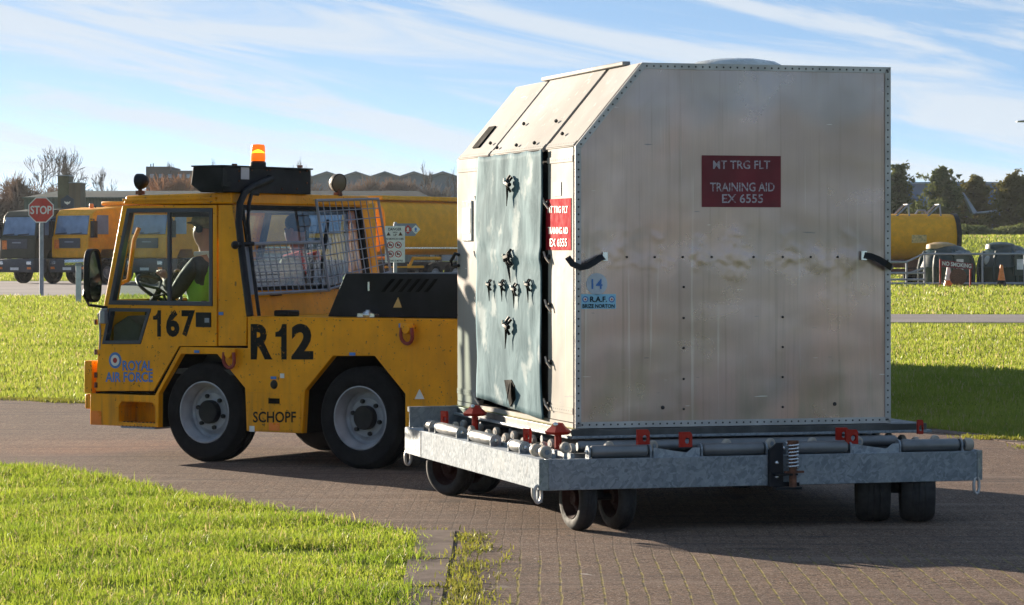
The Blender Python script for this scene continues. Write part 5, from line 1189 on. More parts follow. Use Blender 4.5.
# ------------------------------------------------------------------ lorries parked on the access road
def lorry(label, px, Yd, yaw, paint, hk=1.0, kind='tank', group=None):
    g = gr(px, HY+EYE*FPX/Yd)
    r = thing('parked_lorry', label, 'lorry', (g[0], g[1], 0), yaw, group); k = hk
    sd = lambda y: (lambda u, v: (u, y, v*k))
    mb = MB(); mb.prism([(-.02, 1.12), (0.0, 1.5), (-.02, 2.02), (-.10, 2.10), (-.30, 3.02), (-.55, 3.22), (-1.9, 3.34), (-2.2, 3.30), (-2.25, 1.12), (-1.95, 1.12), (-1.75, 1.5), (-1.0, 1.5), (-.75, 1.12)], sd(1.22), sd(-1.22)); cab = mb.build('cab', paint, r, bevel=.06)
    fr = lambda off: (lambda u, v: (-.10-.20*(v-2.10)/.92+off, u, v*k))
    mb = MB(); mb.prism([(-1.08, 2.14), (1.08, 2.14), (1.04, 2.96), (-1.04, 2.96)], fr(.03), fr(-.02)); wsn = mb.build('windscreen', M['truck_glass'], r, bevel=.02)
    mb = MB(); mb.tube([(-.02, -.95, 2.16*k), (-.0, -.2, 2.20*k)], .025, 5); mb.tube([(-.02, .05, 2.16*k), (-.0, .8, 2.20*k)], .025, 5); mb.build('wiper', M['black'], wsn)
    mb = MB(); mb.bx(.0, .03, -.72, .72, 1.55*k, 1.98*k); gr_ = mb.build('grille', M['bumper'], r, bevel=.02)
    mb = MB(); mb.bx(.032, .045, -.98, -.66, 1.52*k, 1.92*k); mb.build('hazard_plate', M['orange_lamp'], r); mb = MB(); mb.bx(.031, .036, -.30, .30, 1.79*k, 1.85*k); mb.build('badge', M['cage'], gr_)
    mb = MB(); mb.prism([(-.75, .50), (.10, .50), (.16, .75), (.12, 1.10), (-.75, 1.10)], sd(1.24), sd(-1.24)); bp = mb.build('bumper', M['bumper'], r, bevel=.04)
    for s_ in (1, -1):
        mb = MB(); mb.bx(.14, .17, s_*.80, s_*1.12, .84*k, 1.0*k); mb.build('headlight', M['chrome'], bp, bevel=.015)
        mb = MB(); mb.bx(.14, .165, s_*.85, s_*1.1, .64*k, .74*k); mb.build('indicator', M['orange_lamp'], bp)
        mb = MB(); mb.prism([(-.42, 2.15), (-1.35, 2.15), (-1.35, 2.98), (-.62, 2.98)], sd(s_*1.235), sd(s_*1.20)); mb.build('side_window', M['truck_glass'], cab, bevel=.01)
        mb = MB(); mb.bx(-.10, -.34, s_*1.28, s_*1.52, 2.0*k, 2.72*k); mb.tube([(-.2, s_*1.2, 2.8*k), (-.2, s_*1.42, 2.8*k), (-.2, s_*1.42, 2.0*k)], .03, 6); mb.build('mirror', M['black'], r, bevel=.04)
        mb = MB(); mb.bx(-.5, -1.4, s_*1.222, s_*1.235, 1.62*k, 2.12*k); mb.bx(-1.2, -1.35, s_*1.235, s_*1.26, 1.95*k, 2.02*k); d = mb.build('door', paint, cab)
        mb = MB(); mb.box((-.62, s_*1.1, 3.34*k), (.05, .05, .1)); mb.build('roof_lamp', M['black'], cab)
    mb = MB(); mb.bx(.165, .178, -.28, .28, .60*k, .72*k); mb.build('number_plate', M['white'], bp)
    mb = MB(); mb.lathe([(.11, 0), (.11, .16), (.08, .22), (.0001, .23)], (-.9, .55, 3.28*k), (0, 0, 1), 16); mb.build('beacon', M['beacon'] if False else M['orange_lamp'], r)
    mb = MB(); mb.bx(-9.2, -.4, -.42, .42, .75, 1.1); mb.bx(-4.3, -3.0, -1.15, -.5, .6, 1.1); mb.bx(-4.3, -3.0, .5, 1.15, .6, 1.1); mb.build('chassis', M['black'], r)
    for x_ in (-1.38, -6.2, -7.6):
        for s_ in (1, -1):
            c = Vector((x_, s_*1.02, .54)); ax = Vector((0, s_, 0)); mb = MB()
            mb.lathe([(.30, .12), (.40, .16), (.50, .14), (.54, .08), (.54, -.10), (.50, -.16), (.3, -.15)], c, ax, 30); w_ = mb.build('wheel', M['rubber'], r)
            mb = MB(); mb.lathe([(.31, .12), (.28, .06), (.16, .03), (.12, .12), (.0001, .13)], c, ax, 20); mb.build('rim', M['rim'] if kind == 'tank' else M['olive'], w_)
    mb = MB()
    for s_ in (1, -1): mb.lathe([(.64, -.2), (.68, -.2), (.68, .2), (.64, .2)], (-1.38, s_*1.03, .54), (0, s_, 0), 14, -math.pi*.5, math.pi*.5)
    mb.build('mudguard', M['black'], r)
    if kind == 'tank':
        sec = [(1.24*math.copysign(abs(math.cos(q))**.55, math.cos(q)), 2.38+1.06*math.copysign(abs(math.sin(q))**.55, math.sin(q))) for q in [2*math.pi*i/40 for i in range(40)]]
        mb = MB(); xsn = [(-2.75, .80), (-2.85, .95), (-3.05, 1.0), (-9.0, 1.0), (-9.2, .95), (-9.3, .8)]
        vs = [(x_, u*q, 2.38*k+(v-2.38)*q*k) for x_, q in xsn for u, v in sec]; n = 40
        fs = [(i*n+j, i*n+(j+1) % n, (i+1)*n+(j+1) % n, (i+1)*n+j) for i in range(5) for j in range(n)]+[tuple(range(n)), tuple(5*n+j for j in range(n))]
        mb.add(vs, fs); tk = mb.build('tank', paint, r, smooth=40)
        mb = MB(); mb.bx(-9.0, -3.0, -.9, .9, 3.44*k, 3.62*k); mb.build('top_coaming', paint, tk, bevel=.05)
        mb = MB(); mb.bx(-9.0, -3.0, -1.262, -1.245, 1.56*k, 1.62*k); mb.bx(-9.0, -3.0, 1.245, 1.262, 1.56*k, 1.62*k); mb.build('side_rail', M['chrome'], tk)
        mb = MB()
        for s_ in (1, -1):
            mb.tube([(-3.2, s_*1.05, .95), (-4.6, s_*1.05, .95), (-4.8, s_*1.05, 1.25), (-6.6, s_*1.05, 1.25)], .07, 8); mb.tube([(-2.9, s_*1.12, .62), (-5.4, s_*1.12, .62)], .05, 6); mb.tube([(-2.9, s_*1.12, .9), (-5.4, s_*1.12, .9)], .05, 6)
        mb.build('pipework', paint, r)
    else:
        mb = MB(); mb.bx(-9.0, -2.6, -1.22, 1.22, 1.15*k, 1.35*k); mb.bx(-2.75, -2.6, -1.22, 1.22, 1.35*k, 2.6*k); mb.build('load_bed', paint, r)
        mb = MB(); mb.bx(-9, -2.8, 1.18, 1.22, 1.35*k, 2.0*k); mb.bx(-9, -2.8, -1.22, -1.18, 1.35*k, 2.0*k); mb.build('side_board', paint, r)
    return r
yaw = math.atan2(-.80, -.60)
G_ = 'yellow tanker lorries in the parked row'
lorry('olive green army lorry behind the stop sign, at the end of the parked row', 17, 138, yaw, M['olive'], 1.07, 'bed')
lorry('yellow tanker lorry between the stop sign and the tractor mirror', 69.5, 137, yaw, M['yellow_far'], 1.09, group=G_)
lorry('yellow tanker lorry seen through the tractor side window', 147, 134.5, yaw, M['yellow_far'], 1.09, group=G_)
lorry('yellow tanker lorry parked behind the back of the tractor and the danger board', 318, 117, yaw, M['yellow_far'], 1.06, group=G_)

# ------------------------------------------------------------------ signs, bollard
def post_sign(name, label, cat, px, Yd): g = gr(px, HY+EYE*FPX/Yd); return thing(name, label, cat, (g[0], g[1], 0)), Yd/FPX
r, s_ = post_sign('stop_sign', 'red octagonal STOP sign on a grey post at the lawn edge', 'sign', 41.5, 102)
zc_ = EYE+(250-210)*s_; ra = 13.6*s_
mb = MB(); mb.cyl((0, 0, 0), (0, 0, zc_-ra*.5), 2.2*s_, 12); mb.build('post', M['grey_post'], r)
oc = lambda q: [(q*math.cos(math.pi/8+i*math.pi/4)/math.cos(math.pi/8)*.93, zc_+q*math.sin(math.pi/8+i*math.pi/4)/math.cos(math.pi/8)*.93) for i in range(8)]
mb = MB(); mb.prism(oc(ra), lambda u, v: (u, -.10, v), lambda u, v: (u, -.085, v)); b = mb.build('plate', M['white'], r)
mb = MB(); mb.prism(oc(ra*.92), lambda u, v: (u, -.104, v), lambda u, v: (u, -.1005, v)); mb.build('red_face', M['stop_red'], b)
mb = MB(); text_into(mb, 'STOP', lambda u, v: (-.78*ra+1.56*ra*u, -.107, zc_-.31*ra+.62*ra*v), .02); mb.build('lettering', M['white'], b)
r, s_ = post_sign('bollard', 'pale grey bollard with a cap standing on the lawn beside the tractor mirror', 'bollard', 78.5, 88)
mb = MB(); mb.box((0, 0, .56), (5*s_, 5*s_, 1.12)); mb.build('post', m_simple('pale painted post', (.48, .52, .56), .5), r, bevel=.01)
mb = MB(); mb.bx(-2.9*s_, 2.9*s_, -.09, .09, 1.12, 1.17); mb.build('cap', M['grey_post'], r)
mb = MB(); mb.cyl((-.42, 0, 1.22), (.28, .05, 1.24), .085, 12); mb.build('cross_bar', M['chrome'], r)
# danger board and hazard board
r, s_ = post_sign('danger_sign', 'white DANGER board with red prohibition rings on a post beside the tractor rear guard', 'sign', 395, 60)
def P2(px, py): return ((px-395)*s_, EYE-(py-250)*s_)
x0, z1 = P2(385, 226); x1, z0 = P2(405, 262.5)
mb = MB(); mb.bx(x0, x1, -.05, -.035, z0, z1); b = mb.build('board', M['white'], r)
mb = MB(); mb.cyl((0, 0, 0), (0, 0, z1+.05), .035, 8); mb.build('post', M['grey_post'], r)
mb = MB()
def tx(body, a, b_, c_, d, bold=.02):
    mb = MB(); A = P2(a, d); B = P2(c_, b_); text_into(mb, body, lambda u, v: (A[0]+(B[0]-A[0])*u, -.0525, A[1]+(B[1]-A[1])*v), bold); mb.build('lettering', M['decal_black'], b)
tx('DANGER', 388.5, 227.8, 401.5, 230.6); tx('HIGH', 393, 231.5, 397.5, 233.3); tx('UP', 393.6, 234, 396.8, 236); tx('NO SMOKING NO FLAMES', 386.3, 238, 403.7, 239.8); tx('WITHIN 15 METRES', 387, 259.8, 403, 261.6)
mb = MB()
for px in (388.6, 400.6):
    q = [P2(px-2.1, 235.6), P2(px+2.1, 235.6), P2(px, 231.8)]; mb.prism(q, lambda u, v: (u, -.053, v), lambda u, v: (u, -.0505, v))
mb.build('warning_triangle', M['rust'], b)
for px, py in ((390.6, 245), (398.4, 245), (390.6, 254), (398.4, 254)):
    mb = MB(); k = MB(); c = P2(px, py); mb.lathe([(2.6*s_, 0), (3.4*s_, 0), (3.4*s_, .002), (2.6*s_, .002)], (c[0], -.0535, c[1]), (0, 1, 0), 20); mb.box((c[0], -.0545, c[1]), (5.6*s_, .002, .6*s_), Matrix.Rotation(math.radians(45), 3, 'Y'))
    k.box((c[0], -.0515, c[1]), (3*s_, .002, 1.2*s_)); k.box((c[0]-.6*s_, -.0517, c[1]+.3*s_), (1*s_, .002, 2.6*s_)); mb.build('prohibition_ring', M['decal_red'], b); k.build('pictogram', M['decal_black'], b)
r, s_ = post_sign('hazard_board', 'grey board with a red and a white hazard diamond behind the danger board', 'sign', 411, 64)
def P3(px, py): return ((px-411)*s_, EYE-(py-250)*s_)
mb = MB(); q = [P3(395, 223.5), P3(416, 223.5), P3(420, 229), P3(415, 236), P3(404, 236), P3(395, 236)]; mb.prism(q, lambda u, v: (u, -.05, v), lambda u, v: (u, -.035, v)); b = mb.build('board', m_simple('blue grey board', (.22, .25, .32), .5), r)
mb = MB(); c = P3(395.5, 230); mb.cyl((c[0], 0, 0), (c[0], 0, EYE+28*s_), .035, 8); mb.build('post', M['grey_post'], r)
for px, mt, m2 in ((408, M['decal_red'], M['white']), (415.8, M['white'], M['decal_blue'])):
    c = P3(px, 229.5); d = 4.6*s_; mb = MB(); mb.prism([(c[0]-d, c[1]), (c[0], c[1]-d), (c[0]+d, c[1]), (c[0], c[1]+d)], lambda u, v: (u, -.055, v), lambda u, v: (u, -.0505, v)); o = mb.build('diamond', mt, b)
    mb = MB(); mb.ball((c[0], -.056, c[1]+.3*s_), (1.2*s_, .003, 1.8*s_), 8, 6); mb.bx(c[0]-1.5*s_, c[0]+1.5*s_, -.058, -.056, c[1]-2.2*s_, c[1]-1.5*s_); mb.build('pictogram', m2, o)

# ------------------------------------------------------------------ tank store on the right
D0 = 124.0; sR = D0/FPX
def RX(px, Yd=D0): return (px-CX)*Yd/FPX
M['tank_green'] = m_simple('dark green tank plastic', (.014, .035, .030), .35, var=.3, scale=1)
M['tank_pale'] = m_simple('faded pale tank plastic', (.42, .44, .42), .5, var=.2, scale=1)
def dome_tank(label, px, w_px, h_px, lid):
    r = thing('oil_tank', label, 'tank', (RX(px), D0, 0)); R_ = w_px*sR/2; Hh = h_px*sR
    mb = MB(); pr = [(R_*.95, 0), (R_*.97, Hh*.30), (R_*1.0, Hh*.45), (R_*1.02, Hh*.47), (R_, Hh*.5), (R_*.93, Hh*.66), (R_*.78, Hh*.83), (R_*.52, Hh*.95), (R_*.25, Hh*.99), (.0001, Hh)]
    mb.lathe(pr, (0, 0, 0), (0, 0, 1), 36); o = mb.build('body', M['tank_green'], r, smooth=50)
    for s_ in range(8):
        a = 2*math.pi*s_/8+.2; k = MB(); k.tube([(R_*1.0*math.cos(a), R_*1.0*math.sin(a), .05), (R_*1.03*math.cos(a), R_*1.03*math.sin(a), Hh*.46), (R_*.96*math.cos(a), R_*.96*math.sin(a), Hh*.66), (R_*.80*math.cos(a), R_*.80*math.sin(a), Hh*.84)], .07, 6); k.build('rib', M['tank_green'], o)
    k = MB(); k.lathe([(R_*.52, Hh*.90), (R_*.5, Hh*1.0), (R_*.25, Hh*1.05), (.0001, Hh*1.06)], (-R_*.2, 0, 0), (0, 0, 1), 24); k.build('lid', lid, r, smooth=50)
    k = MB(); k.bx(R_*.10, R_*.62, -R_*1.12, -R_*.7, Hh*.28, Hh*.78); k.prism([(-R_*1.16, Hh*.78), (-R_*.68, Hh*.78), (-R_*.68, Hh*.86)], lambda u, v: (R_*.06, u, v), lambda u, v: (R_*.66, u, v)); c = k.build('pump_cabinet', M['tank_green'], r)
    k = MB(); k.bx(R_*.18, R_*.42, -R_*1.135, -R_*1.122, Hh*.42, Hh*.66); k.build('notice', M['white'], c)
    return r
tk = dome_tank('dark domed oil tank with a tan lid beside the NO SMOKING board', 946.5, 57, 43, m_simple('tan tank lid', (.42, .28, .12), .6))
k = MB(); R_ = 57*sR/2; Hh = 43*sR
k.lathe([(R_*.965, .02), (R_*.985, Hh*.30), (R_*1.015, Hh*.45), (R_*1.03, Hh*.47), (R_*1.012, Hh*.5), (R_*.945, Hh*.66), (R_*.80, Hh*.83)], (0, 0, 0), (0, 0, 1), 14, math.radians(62), math.radians(122)); k.build('pale_panel', M['tank_pale'], tk, smooth=50)
tk = dome_tank('dark domed oil tank with a dark lid at the right edge, cone in front', 1006, 58, 43, M['tank_green'])
R_ = 58*sR/2; k = MB(); k.ball((-R_*.72, -R_*.55, Hh*.62), (.16, .12, .22), 10, 8); k.build('gauge', M['tank_pale'], tk)
# pipe rail in front of the tanks
r = thing('pipe_rail', 'grey pipe railing running along the front of the domed tanks', 'railing', (RX(890), D0-2.4, 0)); mb = MB(); y_ = D0-2.4
L = lambda px, py: (RX(px, y_)-RX(890, y_), 0, EYE-(py-250)*y_/FPX)
mb.tube([L(860, 262), L(899, 262), L(916, 254), L(975, 254), L(1060, 253.5)], .045, 6); mb.tube([L(860, 283.5), L(1060, 283.5)], .05, 6); mb.tube([L(860, 273), L(917, 273)], .045, 6); mb.tube([L(860, 279.5), L(917, 279.5)], .045, 6); mb.build('rail', M['grey_post'], r)
for px, py in ((899, 262), (917, 254), (1017, 254), (975, 254), (880, 262)):
    mb = MB(); a = L(px, py); mb.cyl((a[0], 0, 0), a, .045, 6); mb.build('post', M['grey_post'], r)
mb = MB(); mb.tube([L(899, 274), L(917, 268)], .04, 6); mb.build('brace', M['grey_post'], r)
# no smoking board
yN = D0-4.0; r = thing('no_smoking_sign', 'red NO SMOKING board on two red posts in front of the tan lidded tank', 'sign', (RX(956, yN), yN, 0)); sN = yN/FPX
def PN(px, py): return ((px-956)*sN, EYE-(py-250)*sN)
bl, br, tr2, tl = PN(940.5, 266.5), PN(972.8, 269.8), PN(972.8, 263.5), PN(940.5, 259.5)
mb = MB(); mb.prism([bl, br, tr2, tl], lambda u, v: (u, -.05, v), lambda u, v: (u, -.03, v)); b = mb.build('board', M['sign_red'], r)
mb = MB(); lerp2 = lambda u, v: ((bl[0]+(br[0]-bl[0])*(.05+.9*u)), -.054, (bl[1]+(br[1]-bl[1])*(.05+.9*u))+(.2+.6*v)*(tl[1]-bl[1])); text_into(mb, 'NO SMOKING', lerp2, .03); mb.build('lettering', M['white'], b)
for a in (PN(940.3, 259), PN(970.3, 264)):
    mb = MB(); mb.cyl((a[0], 0, 0), (a[0], 0, a[1]), .04, 8); mb.build('post', M['red_lock'], r)
mb = MB(); c = PN(958, 277); mb.lathe([(.32, 0), (.36, .02), (.0001, .03)], (c[0], -.02, c[1]), (0, -1, 0), 18); mb.build('round_plate', M['rust'], r)
# cones
def cone(label, px, mat_bands):
    r = thing('traffic_cone', label, 'cone', (RX(px, yN+.6), yN+.6, 0), 0, 'cones in front of the oil tanks')
    mb = MB(); mb.mi = 0; mb.bx(-.3, .3, -.3, .3, 0, .05)
    pr = [(.22, .05), (.16, .34), (.105, .66), (.06, .95), (.05, .98), (.0001, .98)]
    for i, m_ in enumerate(mat_bands): mb.mi = m_; mb.lathe(pr[i:i+2], (0, 0, 0), (0, 0, 1), 18)
    mb.mi = 1; mb.lathe(pr[3:], (0, 0, 0), (0, 0, 1), 18); mb.build('body', [M['black'], M['orange_lamp'], M['white']], r, smooth=50)
cone('orange cone with a wide white band beside the NO SMOKING board', 948.5, [1, 2, 2]); cone('orange cone leaning no band in front of the dark lidded tank'.replace('leaning no band', 'without a white band'), 1001.5, [0, 1, 1])
# bowser behind the rails
r = thing('fuel_bowser', 'yellow cylindrical fuel bowser with top rails behind the tan lidded tank', 'bowser', (RX(905, 131), 131, 0), math.radians(6)); sB = 131/FPX; zc_ = EYE+(250-238)*sB; rr = 24*sB
mb = MB(); mb.lathe([(.0001, -4.9), (rr*.8, -4.8), (rr, -4.5), (rr, 2.05), (rr*.97, 2.2), (rr*.9, 2.3), (.0001, 2.35)], (0, 0, zc_), (1, 0, 0), 40); tb = mb.build('tank', M['yellow_far'], r, smooth=50)
mb = MB(); mb.lathe([(rr*1.02, 2.12), (rr*1.02, 2.34), (rr*.9, 2.34)], (0, 0, zc_), (1, 0, 0), 40); mb.build('end_ring', M['black'], tb)
mb = MB()
for x_ in (-.1, 1.35): mb.tube([(x_-.4, -.4, zc_+rr*.9), (x_+.15, -.4, zc_+rr+.42), (x_+.15, .4, zc_+rr+.42), (x_-.4, .4, zc_+rr*.9)], .04, 6); mb.tube([(x_+.15, -.4, zc_+rr+.42), (x_+.2, -.4, zc_+rr*.9)], .04, 6)
mb.tube([(.45, 0, zc_+rr*.95), (.6, 0, zc_+rr+.16), (.9, 0, zc_+rr+.16), (1.05, 0, zc_+rr*.95)], .05, 6); mb.build('top_rail', M['cage'], tb)
mb = MB(); q = lambda px, py: ((px-905)*sB, EYE-(py-250)*sB)
A = q(906, 243); B = q(921, 235)
mb.prism([A, (B[0], A[1]+.02), B, (A[0], B[1])], lambda u, v: (u, -rr*1.012, v), lambda u, v: (u, -rr*.98, v)); mb.build('faded_label', m_simple('faded cream label', (.62, .42, .16), .6, var=.4, scale=9), tb)
mb = MB(); mb.bx(-4.6, 2.0, -.8, .8, zc_-rr-.25, zc_-rr+.12); mb.bx(-3, 1.6, -1.0, 1.0, .5, .75); mb.build('chassis', M['rust'], r)
for x_ in (-3.0, -1.9, .6, 1.6):
    for s_ in (1, -1):
        mb = MB(); mb.lathe([(.0001, .1), (.2, .06), (.28, .12), (.42, .14), (.46, .08), (.46, -.1), (.3, -.14)], (x_, s_*.95, .46), (0, s_, 0), 24); mb.build('wheel', M['rubber'], r)

# ------------------------------------------------------------------ buildings far off
t = NT('green cladding'); p = t.pos((1, 1, 1)); w_ = t.n('ShaderNodeTexWave'); w_.inputs['Scale'].default_value = 1.2; t.l(p, w_.inputs[0])
M['shed'] = t.put(col=t.mix(t.rng(w_.outputs[0], .2, .8), (.075, .10, .095), (.10, .13, .12)), rough=.6)
M['shed_roof'] = m_simple('green grey sheet roof', (.040, .058, .062), .9, spec=.05, var=.1, scale=.2)
Ys = 230; k_ = Ys/FPX; zz = lambda py: EYE+(250-py)*k_
r = thing('storage_shed', 'long low green metal shed with a shallow pitched roof behind the lorries', 'shed', (RX(24, Ys), Ys, 0)); Ls = (430-24)*k_
mb = MB(); mb.bx(0, Ls, 0, 14, 0, zz(197.4)); mb.build('wall', M['shed'], r)
mb = MB(); e = 1.4; mb.add([(-.15, -.4, zz(197.6)), (Ls+.15, -.4, zz(197.6)), (Ls+.15, 14.4, zz(197.6)), (-.15, 14.4, zz(197.6)), (1.6, 7, zz(189)), (Ls-1.2, 7, zz(189))], [(0, 1, 5, 4), (1, 2, 5), (2, 3, 4, 5), (3, 0, 4), (0, 3, 2, 1)]); mb.build('roof', M['shed_roof'], r)
mb = MB(); mb.bx(-.1, Ls+.1, -.5, -.3, zz(198.6), zz(197.2)); 
for px in (52, 102.5, 180, 260, 340): x_ = (px-24)*k_; mb.cyl((x_, -.15, 0), (x_, -.15, zz(197.5)), .09, 6)
mb.build('gutter', M['shed'], r)
mb = MB(); x_ = (60-24)*k_; mb.bx(x_, x_+4, -.08, 0.0, 0, 3.6); mb.build('door', M['bumper'], r)
t = NT('brown brick'); p = t.pos(); b_ = t.n('ShaderNodeTexBrick'); b_.inputs['Scale'].default_value = 2.2; b_.inputs['Color1'].default_value = (.13, .095, .07, 1); b_.inputs['Color2'].default_value = (.17, .12, .085, 1); b_.inputs['Mortar'].default_value = (.12, .11, .09, 1); t.l(p, b_.inputs[0]); M['brick'] = t.put(col=b_.outputs[0], rough=.9)
Yc = 205; kc = Yc/FPX; zc2 = lambda py: EYE+(250-py)*kc
r = thing('brick_tower', 'brown brick tower with a taller mossy stack, rising in front of the green shed', 'tower', (RX(57.7, Yc), Yc, 0))
mb = MB(); mb.bx(0, 11*kc, 0, 2, 0, zc2(176)); mb.build('stack', m_simple('mossy brown brick', (.10, .095, .055), .9, var=.25, scale=1.5), r)
mb = MB(); mb.bx(11.05*kc, 22.6*kc, .05, 2.5, 0, zc2(183)); mb.build('wall', M['brick'], r)
mb = MB(); mb.bx(-.1, 11.4*kc, -.1, 2.1, zc2(176), zc2(175)); mb.bx(11*kc, 23*kc, -.05, 2.6, zc2(183), zc2(182.3)); mb.build('coping', M['cage'], r)
Yc = 165; kc = Yc/FPX; r = thing('crest_board', 'dark navy board with a white winged emblem above the yellow lorry cab', 'sign', (RX(67.5, Yc), Yc, 0)); zb = lambda py: EYE+(250-py)*kc
mb = MB(); mb.prism([(-6.5*kc, zb(210)), (6.5*kc, zb(210)), (6.5*kc, zb(199)), (3.5*kc, zb(197.5)), (0, zb(194.8)), (-3.5*kc, zb(197.5)), (-6.5*kc, zb(199))], lambda u, v: (u, -.06, v), lambda u, v: (u, .06, v)); b = mb.build('board', m_simple('navy board', (.025, .04, .07), .5), r)
mb = MB(); q = [(-3.2, 201), (-1, 202.2), (0, 201.6), (1, 202.2), (3.2, 201), (2.6, 203.2), (1, 204), (0, 205), (-1, 204), (-2.6, 203.2)]; mb.prism([(a*kc, zb(c_)) for a, c_ in q], lambda u, v: (u, -.075, v), lambda u, v: (u, -.061, v)); mb.build('emblem', M['decal_white'], b)
mb = MB(); mb.bx(-6*kc, -5*kc, -.05, .05, 0, zb(210)); mb.bx(5*kc, 6*kc, -.05, .05, 0, zb(210)); mb.build('post', M['grey_post'], r)
Yc = 330; kc = Yc/FPX; zb = lambda py: EYE+(250-py)*kc
M['block'] = m_simple('purple brown render', (.10, .085, .09), .85, var=.12, scale=.15)
r = thing('flat_roof_block', 'brown flat roofed block with a higher left end, beyond the tractor roof', 'building', (RX(146, Yc), Yc, 0))
mb = MB(); mb.bx(0, 24.5*kc, 0, 10, 0, zb(166.5)); mb.bx(24.6*kc, 62*kc, .5, 10, 0, zb(170.5)); w_ = mb.build('wall', M['block'], r)
mb = MB()
for px, h_ in ((150, 162.5), (166, 163), (147.5, 163)): mb.cyl(((px-146)*kc, 3, zb(166.5)), ((px-146)*kc, 3, zb(h_)), .06, 5)
mb.build('mast', M['black'], r)
for i in range(5):
    for j_ in range(3): mb = MB(); mb.bx((4+i*9)*kc, (8+i*9)*kc, -.05+(.5 if i > 2 else 0), -.002+(.5 if i > 2 else 0), zb(178+j_*14), zb(174+j_*14)); mb.build('window', M['truck_glass'], w_)
Yc = 430; kc = Yc/FPX; zb = lambda py: EYE+(250-py)*kc
r = thing('hangar_row', 'long grey hangar with a row of shallow pitched gables above the brown hedge', 'hangar', (RX(280, Yc), Yc, 0))
pk = [(280-280, 178.5)]
for i in range(6): pk += [(5+29*i, 178.2+.0*i), (19.5+29*i+5-5, 172.8)]
pk = [(0, 178)]; x_ = 18
while x_ < 200: pk += [(x_, 173.2), (x_+14.5, 178)]; x_ += 29
M['hangar'] = m_simple('blue grey hangar sheet', (.13, .185, .25), .6, var=.1, scale=.1)
mb = MB(); mb.prism([(0, 0)]+[(a*kc, zb(c_)) for a, c_ in pk]+[(pk[-1][0]*kc, 0)], lambda u, v: (u, 0, v), lambda u, v: (u, 40, v)); mb.build('wall', M['hangar'], r)
for i in range(len(pk)-1):
    a, b_ = pk[i], pk[i+1]; mb = MB(); mb.add([(a[0]*kc, -.6, zb(a[1])+.02), (b_[0]*kc, -.6, zb(b_[1])+.02), (b_[0]*kc, 40.5, zb(b_[1])+.02), (a[0]*kc, 40.5, zb(a[1])+.02), (a[0]*kc, -.6, zb(a[1])+.3), (b_[0]*kc, -.6, zb(b_[1])+.3), (b_[0]*kc, 40.5, zb(b_[1])+.3), (a[0]*kc, 40.5, zb(a[1])+.3)], [(0, 1, 2, 3), (4, 5, 6, 7), (0, 1, 5, 4), (1, 2, 6, 5), (2, 3, 7, 6), (3, 0, 4, 7)]); mb.build('roof', m_simple('pale grey roof sheet', (.16, .19, .22), .5) if i == 0 else bpy.data.materials['pale grey roof sheet'], r)
Yc = 420; kc = Yc/FPX; zb = lambda py: EYE+(250-py)*kc
r = thing('blue_hangar', 'big blue clad hangar behind the dark green trees on the right', 'hangar', (RX(845, Yc), Yc, 0))
mb = MB(); mb.bx(0, 330*kc, 0, 50, 0, zb(184)); mb.build('wall', m_simple('deep blue cladding', (.045, .11, .26), .5, var=.08, scale=.1), r)
mb = MB(); mb.bx(-.5, 330*kc, -.6, 51, zb(184)+.01, zb(182)); mb.build('roof_edge', m_simple('pale blue trim', (.12, .22, .38), .5), r)

# ------------------------------------------------------------------ aircraft parked on the right, mostly out of view
Ya = 225; ka = Ya/FPX
r = thing('parked_aircraft', 'grey aircraft at the right edge, only its upturned wing tip and tailplane tip in view', 'aircraft', (RX(1180, Ya), Ya+4, 0)); ox = RX(1180, Ya)
M['plane'] = m_simple('grey aircraft paint', (.26, .30, .36), .4, var=.06, scale=.3)
W_ = lambda px, py: Vector(((px-CX)*ka-ox, -4, EYE-(py-250)*ka))
def wing_loft(nm, secs):
    mb = MB(); n = 10; vs = []
    for c_, ch, th in secs:
        for i in range(n): a = 2*math.pi*i/n; vs.append(c_+Vector((0, ch/2*math.cos(a), th/2*math.sin(a))))
    fs = [(i*n+j, i*n+(j+1) % n, (i+1)*n+(j+1) % n, (i+1)*n+j) for i in range(len(secs)-1) for j in range(n)]+[tuple(range(n)), tuple((len(secs)-1)*n+j for j in range(n))]
    mb.add(vs, fs); return mb.build(nm, M['plane'], r, smooth=60)
wing_loft('wing', [(W_(1180, 190)+Vector((0, 2, 0)), 6, .9), (W_(1024, 208.5), 2.6, .34), (W_(985, 212.5), 1.8, .22), (W_(972.5, 213.3), 1.5, .17)])
mb = MB(); a = W_(973, 213.4); b = W_(964, 192.5)
mb.add([a+Vector((-.1, -.8, -.05)), a+Vector((-.1, .7, -.05)), b+Vector((-.05, .9, 0)), b+Vector((-.05, .35, 0)), a+Vector((.22, -.8, .06)), a+Vector((.22, .7, .06)), b+Vector((.06, .9, 0)), b+Vector((.06, .35, 0))], [(0, 1, 2, 3), (4, 7, 6, 5), (0, 4, 5, 1), (1, 5, 6, 2), (2, 6, 7, 3), (3, 7, 4, 0)]); mb.build('winglet', M['plane'], r)
wing_loft('tailplane', [(W_(1180, 121), 4, .5), (W_(1026, 121), 1.6, .22), (W_(1016.5, 121.5), 1.0, .1)])
mb = MB(); zf = (W_(0, 205)).z; mb.lathe([(.0001, -22), (.9, -20.5), (2.0, -16), (2.2, -10), (2.2, 8), (1.3, 16), (.3, 22), (.0001, 22.3)], (0, 0, zf), (0, 1, 0), 28); mb.build('fuselage', M['plane'], r, smooth=60)
mb = MB(); mb.prism([(12, zf+1), (20, zf+1), (21.5, W_(0, 120).z), (17.5, W_(0, 120).z)], lambda u, v: (-.2, u-16, v), lambda u, v: (.2, u-16, v)); mb.build('fin', M['plane'], r)
mb = MB()
